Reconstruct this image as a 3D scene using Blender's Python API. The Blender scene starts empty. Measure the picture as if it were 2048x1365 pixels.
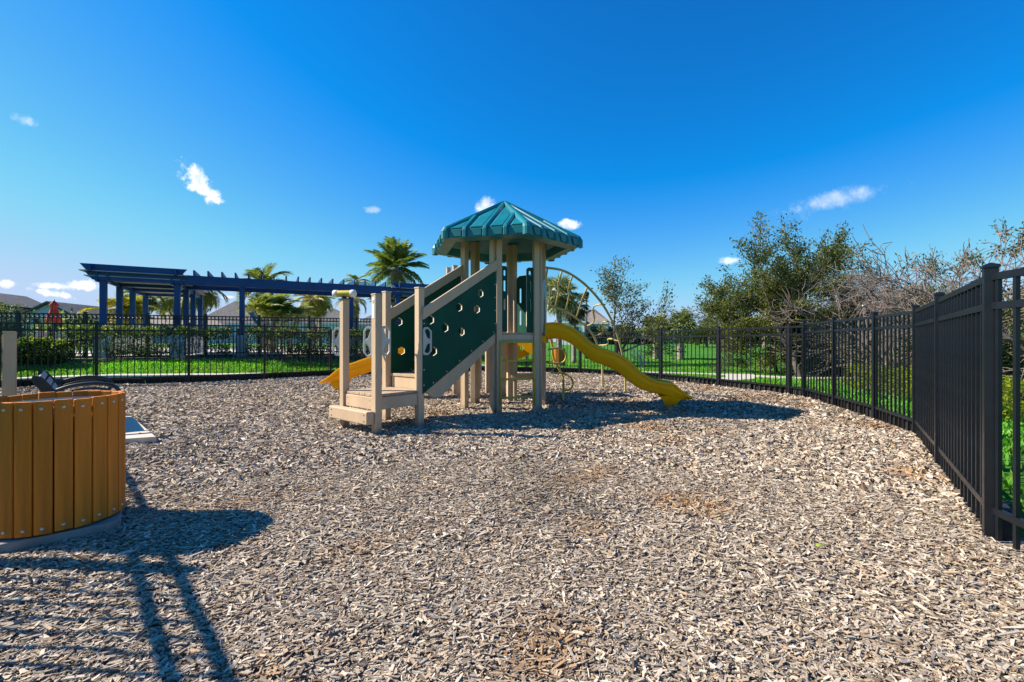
import bpy, bmesh, math, random
import numpy as np
from mathutils import Vector, Matrix
from mathutils.geometry import tessellate_polygon

random.seed(7); RNG = np.random.default_rng(7)
sc = bpy.context.scene
COL = sc.collection
R = math.radians

# ------------------------------------------------------------------ camera
F, CX, HZ, EYE = 899.0, 1024.0, 684.0, 1.22      # calibration of the photograph (2048 px wide)
cam = bpy.data.cameras.new('camera'); camo = bpy.data.objects.new('camera', cam); COL.objects.link(camo)
camo.location = (0, 0, EYE); camo.rotation_euler = (R(90), 0, 0)
cam.sensor_width = 36; cam.lens = 36 * F / 2048; cam.shift_y = (HZ - 682.5) / 2048
cam.clip_start = 0.05; cam.clip_end = 3000
sc.camera = camo

# ------------------------------------------------------------------ sun, sky, exposure
SUN_EL = 38.0
SUN_DIR = Vector((-math.cos(R(SUN_EL)) * 0.997, math.cos(R(SUN_EL)) * 0.075, math.sin(R(SUN_EL)))).normalized()
sl = bpy.data.lights.new('sun', 'SUN'); sl.energy = 5.0; sl.angle = R(0.53); sl.color = (1.0, 0.90, 0.76)
so = bpy.data.objects.new('sun', sl); COL.objects.link(so)
so.rotation_euler = (-SUN_DIR).to_track_quat('-Z', 'Y').to_euler()
sc.view_settings.view_transform = 'Standard'; sc.view_settings.look = 'None'
sc.view_settings.exposure = 1.02; sc.view_settings.gamma = 1.0

class NT:
    def __init__(s, tree): s.t = tree; s.n = tree.nodes; s.l = tree.links
    def new(s, typ, **kw):
        n = s.n.new(typ)
        for k, v in kw.items():
            if k.startswith('i_'):
                n.inputs[k[2:].replace('_', ' ')].default_value = v
            else: setattr(n, k, v)
        return n
    def put(s, sock, v):
        if isinstance(v, bpy.types.NodeSocket): s.l.new(v, sock)
        else: sock.default_value = v
    def math(s, op, a, b=0.0, c=0.0, clamp=False):
        n = s.n.new('ShaderNodeMath'); n.operation = op; n.use_clamp = clamp
        for i, v in enumerate((a, b, c)): s.put(n.inputs[i], v)
        return n.outputs[0]
    def mix(s, f, a, b, blend='MIX'):
        n = s.n.new('ShaderNodeMix'); n.data_type = 'RGBA'; n.blend_type = blend
        s.put(n.inputs[0], f); s.put(n.inputs[6], a if isinstance(a, bpy.types.NodeSocket) else (*a, 1)); s.put(n.inputs[7], b if isinstance(b, bpy.types.NodeSocket) else (*b, 1))
        return n.outputs[2]
    def smooth(s, v, lo, hi):
        n = s.n.new('ShaderNodeMapRange'); n.interpolation_type = 'SMOOTHSTEP'
        s.put(n.inputs[0], v); n.inputs[1].default_value = lo; n.inputs[2].default_value = hi
        return n.outputs[0]
    def noise(s, vec, scale, detail=4, rough=0.55):
        n = s.n.new('ShaderNodeTexNoise'); s.put(n.inputs['Vector'], vec)
        n.inputs['Scale'].default_value = scale; n.inputs['Detail'].default_value = detail; n.inputs['Roughness'].default_value = rough
        return n.outputs['Fac']

SKY_K = 0.55
world = bpy.data.worlds.new('World'); sc.world = world; world.use_nodes = True
world.cycles.sampling_method = 'MANUAL'; world.cycles.sample_map_resolution = 512
def build_world():
    T = NT(world.node_tree); T.n.clear()
    sky = T.new('ShaderNodeTexSky', sky_type='NISHITA'); sky.sun_disc = False
    sky.sun_elevation = R(SUN_EL); sky.sun_rotation = math.atan2(SUN_DIR.x, SUN_DIR.y)
    sky.altitude = 0; sky.air_density = 1.0; sky.dust_density = 0.1; sky.ozone_density = 4.0
    # the whole sky graded to the deep polarised blue of the picture
    sc3 = T.new('ShaderNodeSeparateColor'); T.l.new(sky.outputs[0], sc3.inputs[0])
    kk = SKY_K
    cr = T.math('MAXIMUM', T.math('MULTIPLY_ADD', sc3.outputs[0], .86, -.155 / .15), 0.035)
    cg = T.math('MULTIPLY', T.math('POWER', T.math('MULTIPLY', sc3.outputs[1], .15), 1.2), .96 / .15)
    cb = T.math('MULTIPLY', sc3.outputs[2], 1.25)
    gr = T.new('ShaderNodeCombineColor')
    for i_, (c_, mx_) in enumerate(((cr, 3.1), (cg, 4.05), (cb, 5.6))):      # smooth shoulder towards mx_
        T.put(gr.inputs[i_], T.math('SMOOTH_MIN', T.math('MULTIPLY', c_, kk), mx_ * kk, 1.2 * kk))
    hsv = gr
    tc = T.new('ShaderNodeTexCoord'); sep = T.new('ShaderNodeSeparateXYZ'); T.l.new(tc.outputs['Generated'], sep.inputs[0])
    dy = T.math('MAXIMUM', sep.outputs[1], 0.02)
    px = T.math('DIVIDE', sep.outputs[0], dy); pz = T.math('DIVIDE', sep.outputs[2], dy)
    comb = T.new('ShaderNodeCombineXYZ'); T.put(comb.inputs[0], px); T.put(comb.inputs[1], pz)
    nv = T.noise(comb.outputs[0], 30, 8, 0.68); nbig = T.noise(comb.outputs[0], 9, 5, 0.6)
    n0 = T.math('ADD', T.math('MULTIPLY', T.math('SUBTRACT', nv, 0.5), 2.3), T.math('MULTIPLY', T.math('SUBTRACT', nbig, 0.5), 1.3))
    # cloud: azimuth px, elevation px, half length, half height, tilt(deg, + = right end down), strength, softness
    clouds = [(400, 366, 56, 25, 47, 1.0, .6), (52, 242, 46, 13, 14, .38, .9), (172, 571, 40, 12, 5, .95, .7), (98, 572, 42, 9, 2, .9, .7),
              (100, 587, 46, 9, 12, .9, .7), (14, 568, 24, 9, 0, .9, .7), (972, 411, 24, 17, -20, .8, .8), (1138, 448, 24, 11, 5, .8, .6),
              (746, 420, 22, 9, 5, .45, .8), (1672, 398, 135, 24, -13, .40, 1.2), (1462, 522, 30, 8, -4, .6, .8), (455, 595, 17, 5, 0, .8, .8)]
    total = None
    for (cx, cy, a, b, tilt, st, soft) in clouds:
        ox = T.math('SUBTRACT', px, (cx - CX) / F); oz = T.math('SUBTRACT', pz, (HZ - cy) / F)
        c, s_ = math.cos(R(-tilt)), math.sin(R(-tilt))
        u = T.math('DIVIDE', T.math('ADD', T.math('MULTIPLY', ox, c), T.math('MULTIPLY', oz, s_)), a / F)
        v = T.math('DIVIDE', T.math('SUBTRACT', T.math('MULTIPLY', oz, c), T.math('MULTIPLY', ox, s_)), b / F)
        q = T.math('SQRT', T.math('ADD', T.math('MULTIPLY', u, u), T.math('MULTIPLY', v, v)))
        m = T.math('ADD', T.math('SUBTRACT', 1.0, q), n0)
        m = T.math('MULTIPLY', T.smooth(m, 0.0, soft), st)
        total = m if total is None else T.math('MAXIMUM', total, m)
    front = T.math('GREATER_THAN', sep.outputs[1], 0.03)
    total = T.math('MULTIPLY', total, front, clamp=True)
    shade = T.mix(T.smooth(T.noise(comb.outputs[0], 34, 4), .3, .62), (2.6, 3.0, 3.5), (4.5, 4.5, 4.5))
    mixed = T.mix(total, hsv.outputs[0], shade)
    bg = T.new('ShaderNodeBackground'); T.l.new(mixed, bg.inputs[0]); bg.inputs[1].default_value = 0.15
    out = T.new('ShaderNodeOutputWorld'); T.l.new(bg.outputs[0], out.inputs[0])
build_world()

# ------------------------------------------------------------------ materials
MATS = {}
def mat(name, col, rough=0.6, var=0.12, scale=6.0, bump=0.0, bscale=60.0, stretch=(1, 1, 1), spec=0.5, metallic=0.0, rnd=0.0, dirt=None, dirt_amt=0.35, coat=0.0):
    if name in MATS: return MATS[name]
    m = bpy.data.materials.new(name); m.use_nodes = True; T = NT(m.node_tree)
    b = T.n['Principled BSDF']
    tc = T.new('ShaderNodeTexCoord'); mp = T.new('ShaderNodeMapping'); mp.inputs['Scale'].default_value = stretch
    T.l.new(tc.outputs['Object'], mp.inputs[0])
    nz = T.noise(mp.outputs[0], scale, 5)
    lo = tuple(c * (1 - var) for c in col); hi = tuple(min(1, c * (1 + var)) for c in col)
    c = T.mix(T.smooth(nz, .3, .7), lo, hi)
    if dirt:
        c = T.mix(T.math('MULTIPLY', T.smooth(T.noise(mp.outputs[0], scale * .37, 6, .65), .5, .78), dirt_amt), c, dirt)
    if rnd:
        oi = T.new('ShaderNodeObjectInfo')
        h = T.new('ShaderNodeHueSaturation'); T.l.new(c, h.inputs['Color'])
        T.put(h.inputs['Value'], T.math('ADD', T.math('MULTIPLY', oi.outputs['Random'], 2 * rnd), 1 - rnd)); c = h.outputs[0]
    T.put(b.inputs['Base Color'], c)
    rv = T.math('ADD', T.math('MULTIPLY', T.math('SUBTRACT', T.noise(mp.outputs[0], scale * 2.3, 4), .5), .25), rough, clamp=True)
    T.put(b.inputs['Roughness'], rv)
    b.inputs['Metallic'].default_value = metallic; b.inputs['Specular IOR Level'].default_value = spec
    b.inputs['Coat Weight'].default_value = coat
    if bump:
        bp = T.new('ShaderNodeBump'); bp.inputs['Strength'].default_value = bump; bp.inputs['Distance'].default_value = 0.01
        T.put(bp.inputs['Height'], T.noise(mp.outputs[0], bscale, 4)); T.l.new(bp.outputs[0], b.inputs['Normal'])
    MATS[name] = m; return m

def leaf_mat(name, transl=0.42, rough=0.5):
    m = bpy.data.materials.new(name); m.use_nodes = True; T = NT(m.node_tree); b = T.n['Principled BSDF']
    at = T.new('ShaderNodeAttribute'); at.attribute_name = 'Col'
    bc = T.mix(1.0, at.outputs['Color'], (1.45, 1.4, 1.3), 'MULTIPLY'); T.put(b.inputs['Base Color'], bc); b.inputs['Roughness'].default_value = rough; b.inputs['Specular IOR Level'].default_value = .35
    tr = T.new('ShaderNodeBsdfTranslucent'); T.put(tr.inputs[0], T.mix(1.0, at.outputs['Color'], (2.2, 2.1, .9), 'MULTIPLY'))
    mx = T.new('ShaderNodeMixShader'); mx.inputs[0].default_value = transl
    T.l.new(b.outputs[0], mx.inputs[1]); T.l.new(tr.outputs[0], mx.inputs[2])
    T.l.new(mx.outputs[0], T.n['Material Output'].inputs[0])
    return m

M_tan = mat('tan_plastic_lumber', (.50, .365, .235), .55, .10, 3, .25, 90, (1, 1, .12), rnd=.06, dirt=(.30, .23, .16), dirt_amt=.3)
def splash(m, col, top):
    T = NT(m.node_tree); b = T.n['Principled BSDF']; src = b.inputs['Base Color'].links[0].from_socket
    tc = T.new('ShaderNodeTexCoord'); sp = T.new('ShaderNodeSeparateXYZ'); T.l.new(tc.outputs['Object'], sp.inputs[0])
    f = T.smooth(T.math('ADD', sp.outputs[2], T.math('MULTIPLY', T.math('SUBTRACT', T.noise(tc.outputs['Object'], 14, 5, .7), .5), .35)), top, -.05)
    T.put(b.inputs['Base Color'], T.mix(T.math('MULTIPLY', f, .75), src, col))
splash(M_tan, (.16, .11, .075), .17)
M_deck = mat('deck_board', (.42, .30, .185), .7, .15, 9, .4, 80, (1, 1, 1), rnd=.08, dirt=(.20, .15, .10), dirt_amt=.5)
M_green = mat('green_panel', (.003, .062, .038), .55, .1, 2.5, .08, 200, rnd=.0, spec=.2, dirt=(.03, .10, .08), dirt_amt=.2)
M_core = mat('panel_core', (.62, .60, .50), .5, .06)
M_teal = mat('teal_roof', (.004, .15, .175), .38, .12, 2.0, .06, 120, dirt=(.05, .24, .23), dirt_amt=.3)
M_yel = mat('yellow_slide', (.95, .50, .003), .42, .07, 1.6, .03, 60, spec=.25, dirt=(.72, .36, .02), dirt_amt=.4)
M_ytube = mat('yellow_tube', (.55, .42, .05), .4, .12, 6)
M_ypale = mat('pale_yellow_tube', (.42, .36, .14), .45, .12, 6)
M_grip = mat('grey_grip', (.46, .46, .42), .5, .07, 8)
M_white = mat('white_plastic', (.7, .7, .66), .45, .05)
M_brown = mat('brown_slat', (.56, .18, .019), .6, .25, 9, .35, 120, (1, 1, .07), rnd=.16, dirt=(.36, .11, .015), dirt_amt=.35, spec=.2)
M_bolt = mat('bolt_metal', (.62, .58, .5), .35, .1, 30, metallic=.6)
M_dmetal = mat('dark_metal', (.02, .02, .022), .45, .2, 10)
M_fence = mat('black_fence', (.006, .008, .012), .36, .2, 7, .05, 300, rnd=.12, spec=.4, dirt=(.03, .028, .026), dirt_amt=.2)
M_timber = mat('black_border', (.012, .012, .012), .7, .3, 7, .2, 60, dirt=(.05, .045, .04), dirt_amt=.4)
M_conc = mat('concrete', (.46, .43, .385), .85, .12, 5, .3, 90, dirt=(.28, .25, .21), dirt_amt=.5)
M_navy = mat('navy_paint', (.006, .05, .165), .42, .1, 2, .03, 60, spec=.3)
M_slatu = mat('roof_lath', (.30, .30, .31), .6, .1, 4)
M_stone = mat('pale_stucco', (.56, .54, .50), .85, .08, 8, .2, 80)
M_bench = mat('bench_slat_grey', (.34, .31, .29), .6, .12, 8)
M_red = mat('red_canvas', (.42, .045, .025), .8, .15, 8, .2, 60)
M_wall = mat('house_white', (.80, .75, .69), .8, .05, 1.2)
M_wall2 = mat('house_grey', (.62, .61, .58), .8, .06, 1.2)
M_shing = mat('grey_shingle', (.11, .105, .105), .85, .25, 3.0, .3, 8)
M_shing2 = mat('tan_shingle', (.20, .17, .145), .85, .22, 3.0, .3, 8)
M_trim = mat('white_trim', (.72, .72, .70), .6, .04)
M_glass = mat('dark_glass', (.02, .025, .03), .08, .1, 3, spec=.8)
M_bark = mat('bark', (.09, .075, .06), .9, .3, 9, .8, 30, (1, 1, .3))
M_barkg = mat('grey_bark', (.16, .13, .115), .9, .25, 9, .6, 30, (1, 1, .3))
M_palmb = mat('palm_trunk', (.25, .21, .17), .9, .3, 6, .8, 14, (.6, .6, 2.5))
M_bed = mat('bed_mulch', (.07, .045, .032), .95, .5, 25, 1.0, 60)
M_leaf = leaf_mat('leaf')
M_frond = leaf_mat('frond', .4, .45)

def translucent(m, amt, tint):
    T = NT(m.node_tree); b = T.n['Principled BSDF']; tr = T.new('ShaderNodeBsdfTranslucent'); tr.inputs[0].default_value = (*tint, 1)
    mx = T.new('ShaderNodeMixShader'); mx.inputs[0].default_value = amt
    T.l.new(b.outputs[0], mx.inputs[1]); T.l.new(tr.outputs[0], mx.inputs[2]); T.l.new(mx.outputs[0], T.n['Material Output'].inputs[0])
translucent(M_yel, .2, (1.0, .62, .02))
# ------------------------------------------------------------------ helpers
def tag(o, label=None, cat=None, group=None, kind=None):
    if label: o['label'] = label
    if cat: o['category'] = cat
    if group: o['group'] = group
    if kind: o['kind'] = kind
    return o
def empty(name, loc, label=None, cat=None, group=None):
    o = bpy.data.objects.new(name, None); COL.objects.link(o); o.location = loc; o.empty_display_size = .1
    return tag(o, label, cat, group)
def wloc(o):
    p = Vector((0, 0, 0))
    while o is not None: p += Vector(o.location); o = o.parent
    return p
def rotz(a): return Matrix.Rotation(a, 3, 'Z')

class MB:
    def __init__(s): s.v = []; s.f = []; s.mi = []
    def add(s, vs, fs, mi=0):
        o = len(s.v); s.v += [tuple(v) for v in vs]; s.f += [tuple(i + o for i in f) for f in fs]; s.mi += [mi] * len(fs); return s
    def box(s, c, size, rot=None, mi=0):
        hx, hy, hz = (d / 2 for d in size); c = Vector(c); rot = rot or Matrix.Identity(3)
        vs = [c + rot @ Vector((x, y, z)) for x in (-hx, hx) for y in (-hy, hy) for z in (-hz, hz)]
        return s.add(vs, [(0, 1, 3, 2), (4, 6, 7, 5), (0, 4, 5, 1), (2, 3, 7, 6), (0, 2, 6, 4), (1, 5, 7, 3)], mi)
    def beam(s, a, b, w, h, mi=0, up=Vector((0, 0, 1))):   # a to b along the centre line, w sideways, h up
        a, b = Vector(a), Vector(b); d = (b - a); L = d.length; d.normalize()
        side = d.cross(up).normalized(); u = side.cross(d)
        rot = Matrix((d, side, u)).transposed()
        return s.box((a + b) / 2, (L, w, h), rot, mi)
    def tube(s, path, r, n=8, mi=0, closed=False, caps=True):
        P = [Vector(p) for p in path]; k = len(P); rr = r if hasattr(r, '__len__') else [r] * k
        rings = []; ref = None
        for i in range(k):
            if closed: t = P[(i + 1) % k] - P[i - 1]
            else: t = P[min(i + 1, k - 1)] - P[max(i - 1, 0)]
            if t.length < 1e-9: t = Vector((0, 0, 1))
            t.normalize()
            if ref is None: ref = t.orthogonal().normalized()
            ref = (ref - t * ref.dot(t))
            if ref.length < 1e-6: ref = t.orthogonal()
            ref.normalize(); bi = t.cross(ref)
            rings.append([P[i] + (ref * math.cos(2 * math.pi * j / n) + bi * math.sin(2 * math.pi * j / n)) * rr[i] for j in range(n)])
        vs = [v for rg in rings for v in rg]; fs = []
        for i in range(k if closed else k - 1):
            i2 = (i + 1) % k
            for j in range(n):
                j2 = (j + 1) % n; fs.append((i * n + j, i * n + j2, i2 * n + j2, i2 * n + j))
        if caps and not closed: fs.append(tuple(range(n - 1, -1, -1))); fs.append(tuple((k - 1) * n + j for j in range(n)))
        return s.add(vs, fs, mi)
    def prism(s, loops, o, ux, uy, th, mi=0, mside=None):    # first loop outline, rest holes; extruded by th along ux x uy, centred
        o, ux, uy = Vector(o), Vector(ux), Vector(uy); nn = ux.cross(uy).normalized()
        mside = mi if mside is None else mside
        L3 = [[Vector((p[0], p[1], 0)) for p in lp] for lp in loops]
        tris = tessellate_polygon(L3); flat = [p for lp in L3 for p in lp]; N = len(flat)
        vs = [o + ux * p.x + uy * p.y + nn * th / 2 for p in flat] + [o + ux * p.x + uy * p.y - nn * th / 2 for p in flat]
        top = []
        for t in tris:
            a, b, c = (flat[i] for i in t)
            if (b - a).cross(c - a).z < 0: t = t[::-1]
            top.append(tuple(t))
        s.add(vs, top + [tuple(i + N for i in t[::-1]) for t in top], mi)
        off = 0
        for li, lp in enumerate(L3):
            n = len(lp); area = sum(lp[i].x * lp[(i + 1) % n].y - lp[(i + 1) % n].x * lp[i].y for i in range(n))
            ccw = area > 0; want = ccw if li == 0 else not ccw
            fs = []
            for i in range(n):
                a, b = off + i, off + (i + 1) % n
                fs.append((a, a + N, b + N, b) if want else (b, b + N, a + N, a))
            s.add([], [], 0); base = len(s.v) - 2 * N
            s.f += [tuple(q + base for q in f) for f in fs]; s.mi += [mside] * n
            off += n
        return s
    def lathe(s, prof, c, n=24, mi=0, closed=False):
        c = Vector(c); k = len(prof); vs = []
        for (r, z) in prof:
            for j in range(n): a = 2 * math.pi * j / n; vs.append(c + Vector((r * math.cos(a), r * math.sin(a), z)))
        fs = [(i * n + j, i * n + (j + 1) % n, (i + 1) * n + (j + 1) % n, (i + 1) * n + j) for i in range(k - 1) for j in range(n)]
        return s.add(vs, fs, mi)
    def mesh(s, name, mats, off=Vector((0, 0, 0)), smooth=False):
        me = bpy.data.meshes.new(name); me.from_pydata([tuple(Vector(v) - off) for v in s.v], [], s.f)
        for m in (mats if isinstance(mats, (list, tuple)) else [mats]): me.materials.append(m)
        me.polygons.foreach_set('material_index', s.mi)
        if smooth: me.polygons.foreach_set('use_smooth', [True] * len(s.f))
        me.update(); return me
    def build(s, name, mats, parent=None, smooth=False, bevel=0.0, at=None, auto=None):
        off = wloc(parent) if parent else (Vector(at) if at is not None else Vector((0, 0, 0)))
        me = s.mesh(name, mats, off, smooth)
        o = bpy.data.objects.new(name, me); COL.objects.link(o)
        if parent: o.parent = parent
        elif at is not None: o.location = at
        if bevel:
            b = o.modifiers.new('bevel', 'BEVEL'); b.width = bevel; b.segments = 2; b.limit_method = 'ANGLE'; b.angle_limit = R(40)
        if auto: 
            me.polygons.foreach_set('use_smooth', [True] * len(s.f)); me.set_sharp_from_angle(angle=R(auto))
        return o
def inst(name, me, parent, loc, rz=0.0, scale=None, rot=None):
    o = bpy.data.objects.new(name, me); COL.objects.link(o); o.parent = parent; o.location = loc
    if rot is not None: o.rotation_euler = rot.to_euler()
    else: o.rotation_euler = (0, 0, rz)
    if scale is not None: o.scale = scale
    return o
def np_mesh(name, V, quads=None, tris=None, cols=None, material=None):
    me = bpy.data.meshes.new(name)
    nq = 0 if quads is None else len(quads); nt = 0 if tris is None else len(tris)
    me.vertices.add(len(V)); me.vertices.foreach_set('co', np.asarray(V, np.float32).ravel())
    loops = []
    if nq: loops.append(np.asarray(quads, np.int32).ravel())
    if nt: loops.append(np.asarray(tris, np.int32).ravel())
    loops = np.concatenate(loops); me.loops.add(len(loops)); me.loops.foreach_set('vertex_index', loops)
    starts = np.concatenate([np.arange(nq) * 4, nq * 4 + np.arange(nt) * 3]).astype(np.int32)
    me.polygons.add(nq + nt); me.polygons.foreach_set('loop_start', starts)
    if cols is not None:
        ca = me.color_attributes.new('Col', 'FLOAT_COLOR', 'POINT')
        ca.data.foreach_set('color', np.concatenate([cols, np.ones((len(cols), 1))], 1).astype(np.float32).ravel())
    if material: me.materials.append(material)
    me.update(calc_edges=True); me.shade_flat(); return me
def link(name, me, parent=None, at=None):
    o = bpy.data.objects.new(name, me); COL.objects.link(o)
    if parent: o.parent = parent
    if at is not None: o.location = at
    return o
def gpt(px, py, z=0.0):                      # the point at height z that the photograph shows at this pixel
    y = F * (EYE - z) / (py - HZ); return Vector(((px - CX) / F * y, y, z))
def atd(px, py, d): return Vector(((px - CX) / F * d, d, EYE + (HZ - py) / F * d))

# ------------------------------------------------------------------ the fence line and the terrain
RIGHT_NEAR = [(2.35, .30), (2.98, 2.80), (4.20, 4.42), (5.30, 5.90)]
RIGHT_MID = [(5.30, 5.90), (5.77, 7.15), (6.14, 8.57), (6.44, 9.90)]
BACK_RIGHT = [(6.44, 9.90), (6.40, 10.38), (5.73, 12.46), (4.78, 14.43), (3.75, 16.13), (2.63, 17.4)]
BACK = [(2.63, 17.4), (.6, 18.2), (-1.9, 18.25), (-4.3, 17.5), (-6.5, 16.1)]
LEFT = [(-6.5, 16.1), (-8.05, 14.62), (-9.72, 13.52), (-11.6, 12.55), (-13.95, 11.85)]
LEFT_NEAR = [(-13.95, 11.85), (-11.6, 9.75), (-9.5, 7.85), (-7.5, 6.0), (-5.4, 4.0), (-3.95, 2.56), (-2.5, 1.1), (-1.4, 0.0)]
POLY = RIGHT_NEAR + RIGHT_MID[1:] + BACK_RIGHT[1:] + BACK[1:] + LEFT[1:] + LEFT_NEAR[1:] + [(-1.4, -3), (2.2, -3)]
PA = np.array(POLY)
def inside(x, y):
    x = np.asarray(x, float); y = np.asarray(y, float); c = np.zeros(x.shape, bool); n = len(PA)
    for i in range(n):
        (x1, y1), (x2, y2) = PA[i], PA[(i + 1) % n]
        if y1 == y2: continue
        t = ((y1 > y) != (y2 > y)) & (x < (x2 - x1) * (y - y1) / (y2 - y1) + x1); c ^= t
    return c
def fdist(x, y):
    x = np.asarray(x, float); y = np.asarray(y, float); d = np.full(x.shape, 1e9); n = len(PA)
    for i in range(n):
        a, b = PA[i], PA[(i + 1) % n]; ab = b - a; t = np.clip(((x - a[0]) * ab[0] + (y - a[1]) * ab[1]) / (ab @ ab), 0, 1)
        d = np.minimum(d, np.hypot(x - a[0] - t * ab[0], y - a[1] - t * ab[1]))
    return d
def sst(v, a, b): t = np.clip((v - a) / (b - a), 0, 1); return t * t * (3 - 2 * t)
def terr(x, y):
    x = np.asarray(x, float); y = np.asarray(y, float)
    s = np.where(inside(x, y), 0, fdist(x, y))
    left = .62 * sst(s, .3, 3.6) + .5 * sst(s, 8, 60)
    right = .95 * sst(s, 3, 50)
    wl = sst(-x, -1.5, 4.0) * sst(y, 6, 11)
    return np.where(s <= 0, 0, left * wl + right * (1 - wl))
def tz(x, y): return float(terr(np.array([x]), np.array([y]))[0])
def hit(px, py):                              # where the sight line meets the terrain
    for d in np.arange(6, 140, .05):
        p = atd(px, py, d)
        if p.z <= tz(p.x, p.y): return p
    return atd(px, py, 140)

def build_ground():
    def axis(lo, hi, fine_lo, fine_hi, fine):
        a = list(np.arange(fine_lo, fine_hi, fine)); st = fine; v = fine_hi
        while v < hi: a.append(v); st *= 1.3; v += st
        a.append(hi); st = fine; v = fine_lo - fine
        while v > lo: a.insert(0, v); st *= 1.3; v -= st
        a.insert(0, lo); return np.array(a)
    xs = axis(-900, 900, -24, 24, .5); ys = axis(-300, 1500, -2, 40, .5)
    X, Y = np.meshgrid(xs, ys); Z = terr(X, Y) - .03
    V = np.stack([X.ravel(), Y.ravel(), Z.ravel()], 1); nx = len(xs)
    i, j = np.meshgrid(np.arange(nx - 1), np.arange(len(ys) - 1)); a = (j * nx + i).ravel()
    Q = np.stack([a, a + 1, a + nx + 1, a + nx], 1)
    m = bpy.data.materials.new('lawn_soil'); m.use_nodes = True; T = NT(m.node_tree); b = T.n['Principled BSDF']
    tc = T.new('ShaderNodeTexCoord')
    c = T.mix(T.smooth(T.noise(tc.outputs['Object'], .35, 5), .35, .65), (.045, .165, .012), (.085, .225, .02))
    c = T.mix(T.smooth(T.noise(tc.outputs['Object'], 22, 5, .7), .35, .68), c, (.03, .15, .008))
    c = T.mix(T.math('MULTIPLY', T.smooth(T.noise(tc.outputs['Object'], 1.3, 4), .6, .8), .35), c, (.14, .21, .03))
    T.put(b.inputs['Base Color'], c); b.inputs['Roughness'].default_value = .85; b.inputs['Specular IOR Level'].default_value = .2
    bp = T.new('ShaderNodeBump'); bp.inputs['Strength'].default_value = 1.0; bp.inputs['Distance'].default_value = .06
    T.put(bp.inputs['Height'], T.noise(tc.outputs['Object'], 14, 6, .75)); T.l.new(bp.outputs[0], b.inputs['Normal'])
    me = np_mesh('lawn', V, quads=Q, material=m); me.shade_smooth()
    tag(link('lawn', me), 'bright green lawn around the fenced playground', 'lawn', kind='structure')
build_ground()

def snoise(x, y, f, seed=0):
    r = np.random.default_rng(seed); o = np.zeros(np.shape(x))
    for k in range(7):
        a = r.uniform(0, 2 * np.pi); ff = f * r.uniform(.6, 1.7); o += np.sin((x * np.cos(a) + y * np.sin(a)) * ff + r.uniform(0, 6.3)) 
    return o / 3.0
def mulch_z(x, y): return .012 * snoise(x, y, 1.6, 3) + .007 * snoise(x, y, 6.5, 4) - .004

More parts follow.
